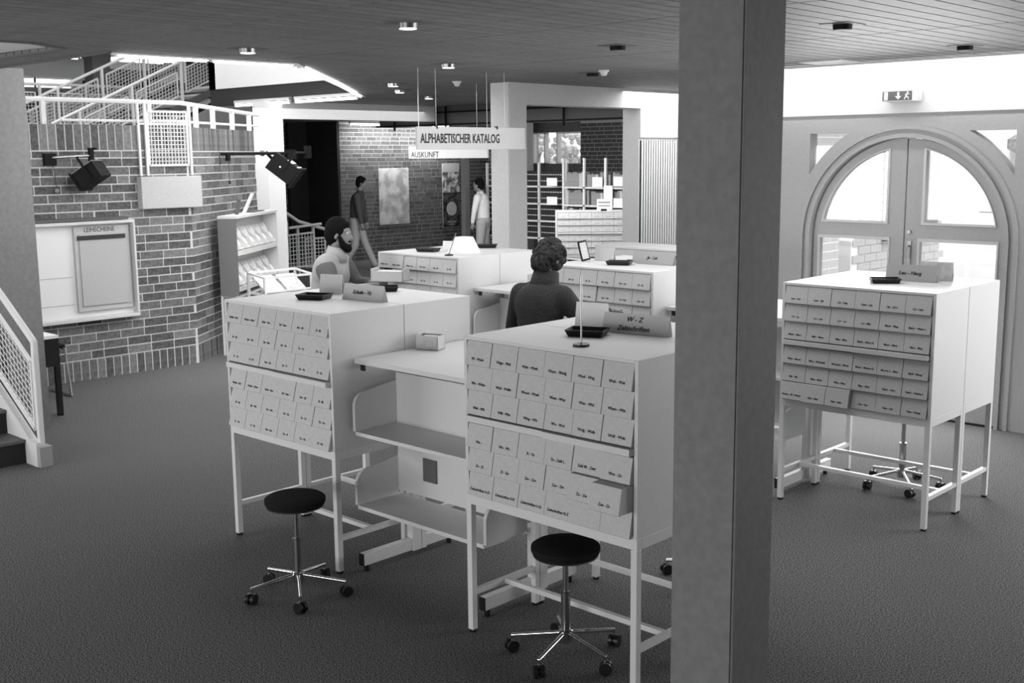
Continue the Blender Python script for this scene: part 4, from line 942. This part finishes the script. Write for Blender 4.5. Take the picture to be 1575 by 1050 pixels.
    for s in ('l','r'):
        sh, el, wr = P_['sh'+s], P_['el'+s], P_['wr'+s]; cuff = el+(wr-el)*cloth.get('sleeve',.9)
        up_ += [(P_['neck']-V(0,0,.035),.07,sh,.066),(P_['chest'],.13,sh,.075),(sh,.074,el,.054),(el,.054,cuff,.040)]
    remesh_body(cloth['topname'], up_, bb, .011, cloth['top'], body, 14)
    col = MB().cyl(P_['neck']-V(0,0,.05), P_['neck']+(hd-P_['neck'])*P_.get('collar',.25), P_.get('colb',.085), P_.get('colr',.064), n=24, caps=False); me = col.build('collar', cloth['top'], body, smooth=True); sm = me.modifiers.new('t','SOLIDIFY'); sm.thickness = .008
    if cloth.get('sleevem'):  # darker copies over the sleeves paint the arms as shaded
        for s in ('l','r'):
            sh, el, wr = P_['sh'+s], P_['el'+s], P_['wr'+s]; cuff = el+(wr-el)*.6
            remesh_body('sleeve', [(sh+(el-sh)*.18,.080,el,.060),(el,.060,cuff,.048)], [], .010, cloth['sleevem'], body, 6)
    lo = [(P_['waist']-V(0,0,.10),.125,P_['pelvis'],.138)]
    for s in ('l','r'):
        hip, kn, an = P_['hip'+s], P_['kn'+s], P_['an'+s]; lo += [(P_['pelvis'],.125,hip,.105),(hip,.102,kn,.072),(kn,.072,an+V(0,0,.04),.056)]
    remesh_body('trousers', lo, [], .011, cloth['bottom'], body, 3)
    for s in ('l','r'):
        an, toe = P_['an'+s], P_['toe'+s]; remesh_body('shoe', [(an+V(-.03,0,-.045),.036,an+V(.03,0,-.04),.038),(an+V(.03,0,-.045),.036,toe+V(.02,0,-.002),.030)], [], .009, 'black', body, 1)
    return body
def stand_pose(h=1.62, lean=.06, face=(1,0,-.05), wl=None, wr=None, **k):
    s = h/1.70; z = lambda v: v*s
    p = dict(pelvis=V(0,0,z(.92)), waist=V(.01,0,z(1.04)), chest=V(lean*.6,0,z(1.26)), neck=V(lean,0,z(1.43)), head=V(lean+.045,0,z(1.585)), face=face,
             shl=V(lean*.8,.165*s,z(1.355)), shr=V(lean*.8,-.165*s,z(1.355)), ell=V(lean+.02,.235,z(1.12)), elr=V(lean+.02,-.235,z(1.12)),
             wrl=wl or V(lean+.06,.24,z(.88)), wrr=wr or V(lean+.06,-.24,z(.88)), hdl=(.2,0,-1), hdr=(.2,0,-1), hnl=(0,-1,0), hnr=(0,1,0),
             hipl=V(0,.09,z(.88)), hipr=V(0,-.09,z(.88)), knl=V(.03,.10,z(.49)), knr=V(.03,-.10,z(.49)), anl=V(0,.105,.085), anr=V(0,-.105,.085), toel=V(.13,.12,.032), toer=V(.13,-.12,.032), hair='short', hairm='hair')
    p.update(k); return p
hs = 1.63/1.70
mp = stand_pose(1.61, .10, face=(1,.08,-.10), hr=.084, beard=True)
mp.update(elr=V(.17,-.22,1.10), wrr=V(.37,-.13,1.12), ell=V(.17,.24,1.10), wrl=V(.37,.13,1.12), collar=.42, colr=.070, colb=.09, hdl=(1,-.1,.0), hdr=(1,.1,.0), hnl=(0,-1,-.1), hnr=(0,1,-.1))
person('person', 'bearded man in a light shirt standing behind the left front cabinet, holding a card drawer', (-7.17, 5.43, 0), math.radians(28), mp, dict(top='shirt', topname='shirt', bottom='trouser', sleeve=.62, sleevem='shirt_shade'))
wp = stand_pose(1.56, .07, face=(1,-.12,-.75), hr=.08, hair='curly', hairm='hairc', collar=.55, colr=.078, colb=.10)
wp.update(elr=V(.12,-.28,1.08), wrr=V(.36,-.30,1.13), ell=V(.10,.25,1.02), wrl=V(.32,.14,1.08), hdl=(1,-.2,0), hdr=(1,.0,.1), hnl=(0,0,-1), hnr=(0,0,-1), head=V(.125,-.01,1.455))
person('person', 'woman with curly hair and dark sweater seen from behind, before the middle cabinet', (-4.68, 5.15, 0), math.radians(98), wp, dict(top='sweater', topname='sweater', bottom='trouser'))
kp = stand_pose(1.72, .08, face=(1,0,-.1)); kp.update(knl=V(.14,.09,.50), anl=V(.30,.10,.09), toel=V(.42,.11,.05), knr=V(-.02,-.09,.48), anr=V(-.22,-.10,.10), toer=V(-.09,-.11,.035))
person('person', 'man in dark jacket and light trousers walking past the far brick wall', (-16.6, 13.35, 0), math.radians(40), kp, dict(top='trouser', topname='jacket', bottom='trouserl'))
fp = stand_pose(1.66, .05); person('person', 'woman in a white blouse standing far back left of the middle pillar', (-15.05, 15.1, 0), math.radians(200), fp, dict(top='blouse', topname='blouse', bottom='trouserl'))
# drawer held by the bearded man
t = thing('pulled_out_drawer', 'pale card drawer held open by the bearded man', 'drawer', (-6.80, 5.63, 1.155), math.radians(28))
MB().box(0,-.075,0,.26,.075,.006).box(0,-.075,0,.26,-.069,.08).box(0,.069,0,.26,.075,.08).box(0,-.075,0,.006,.075,.10).box(.254,-.075,0,.26,.075,.10).build('drawer_body','card',t)
MB().box(.02,-.065,.006,.22,.065,.075).build('cards','paper',t)
tt = thing('side_drawer', 'second pale card drawer standing on the table edge left of the cabinet with missing drawers', 'drawer', (-6.60, 5.62, .0)) if False else None
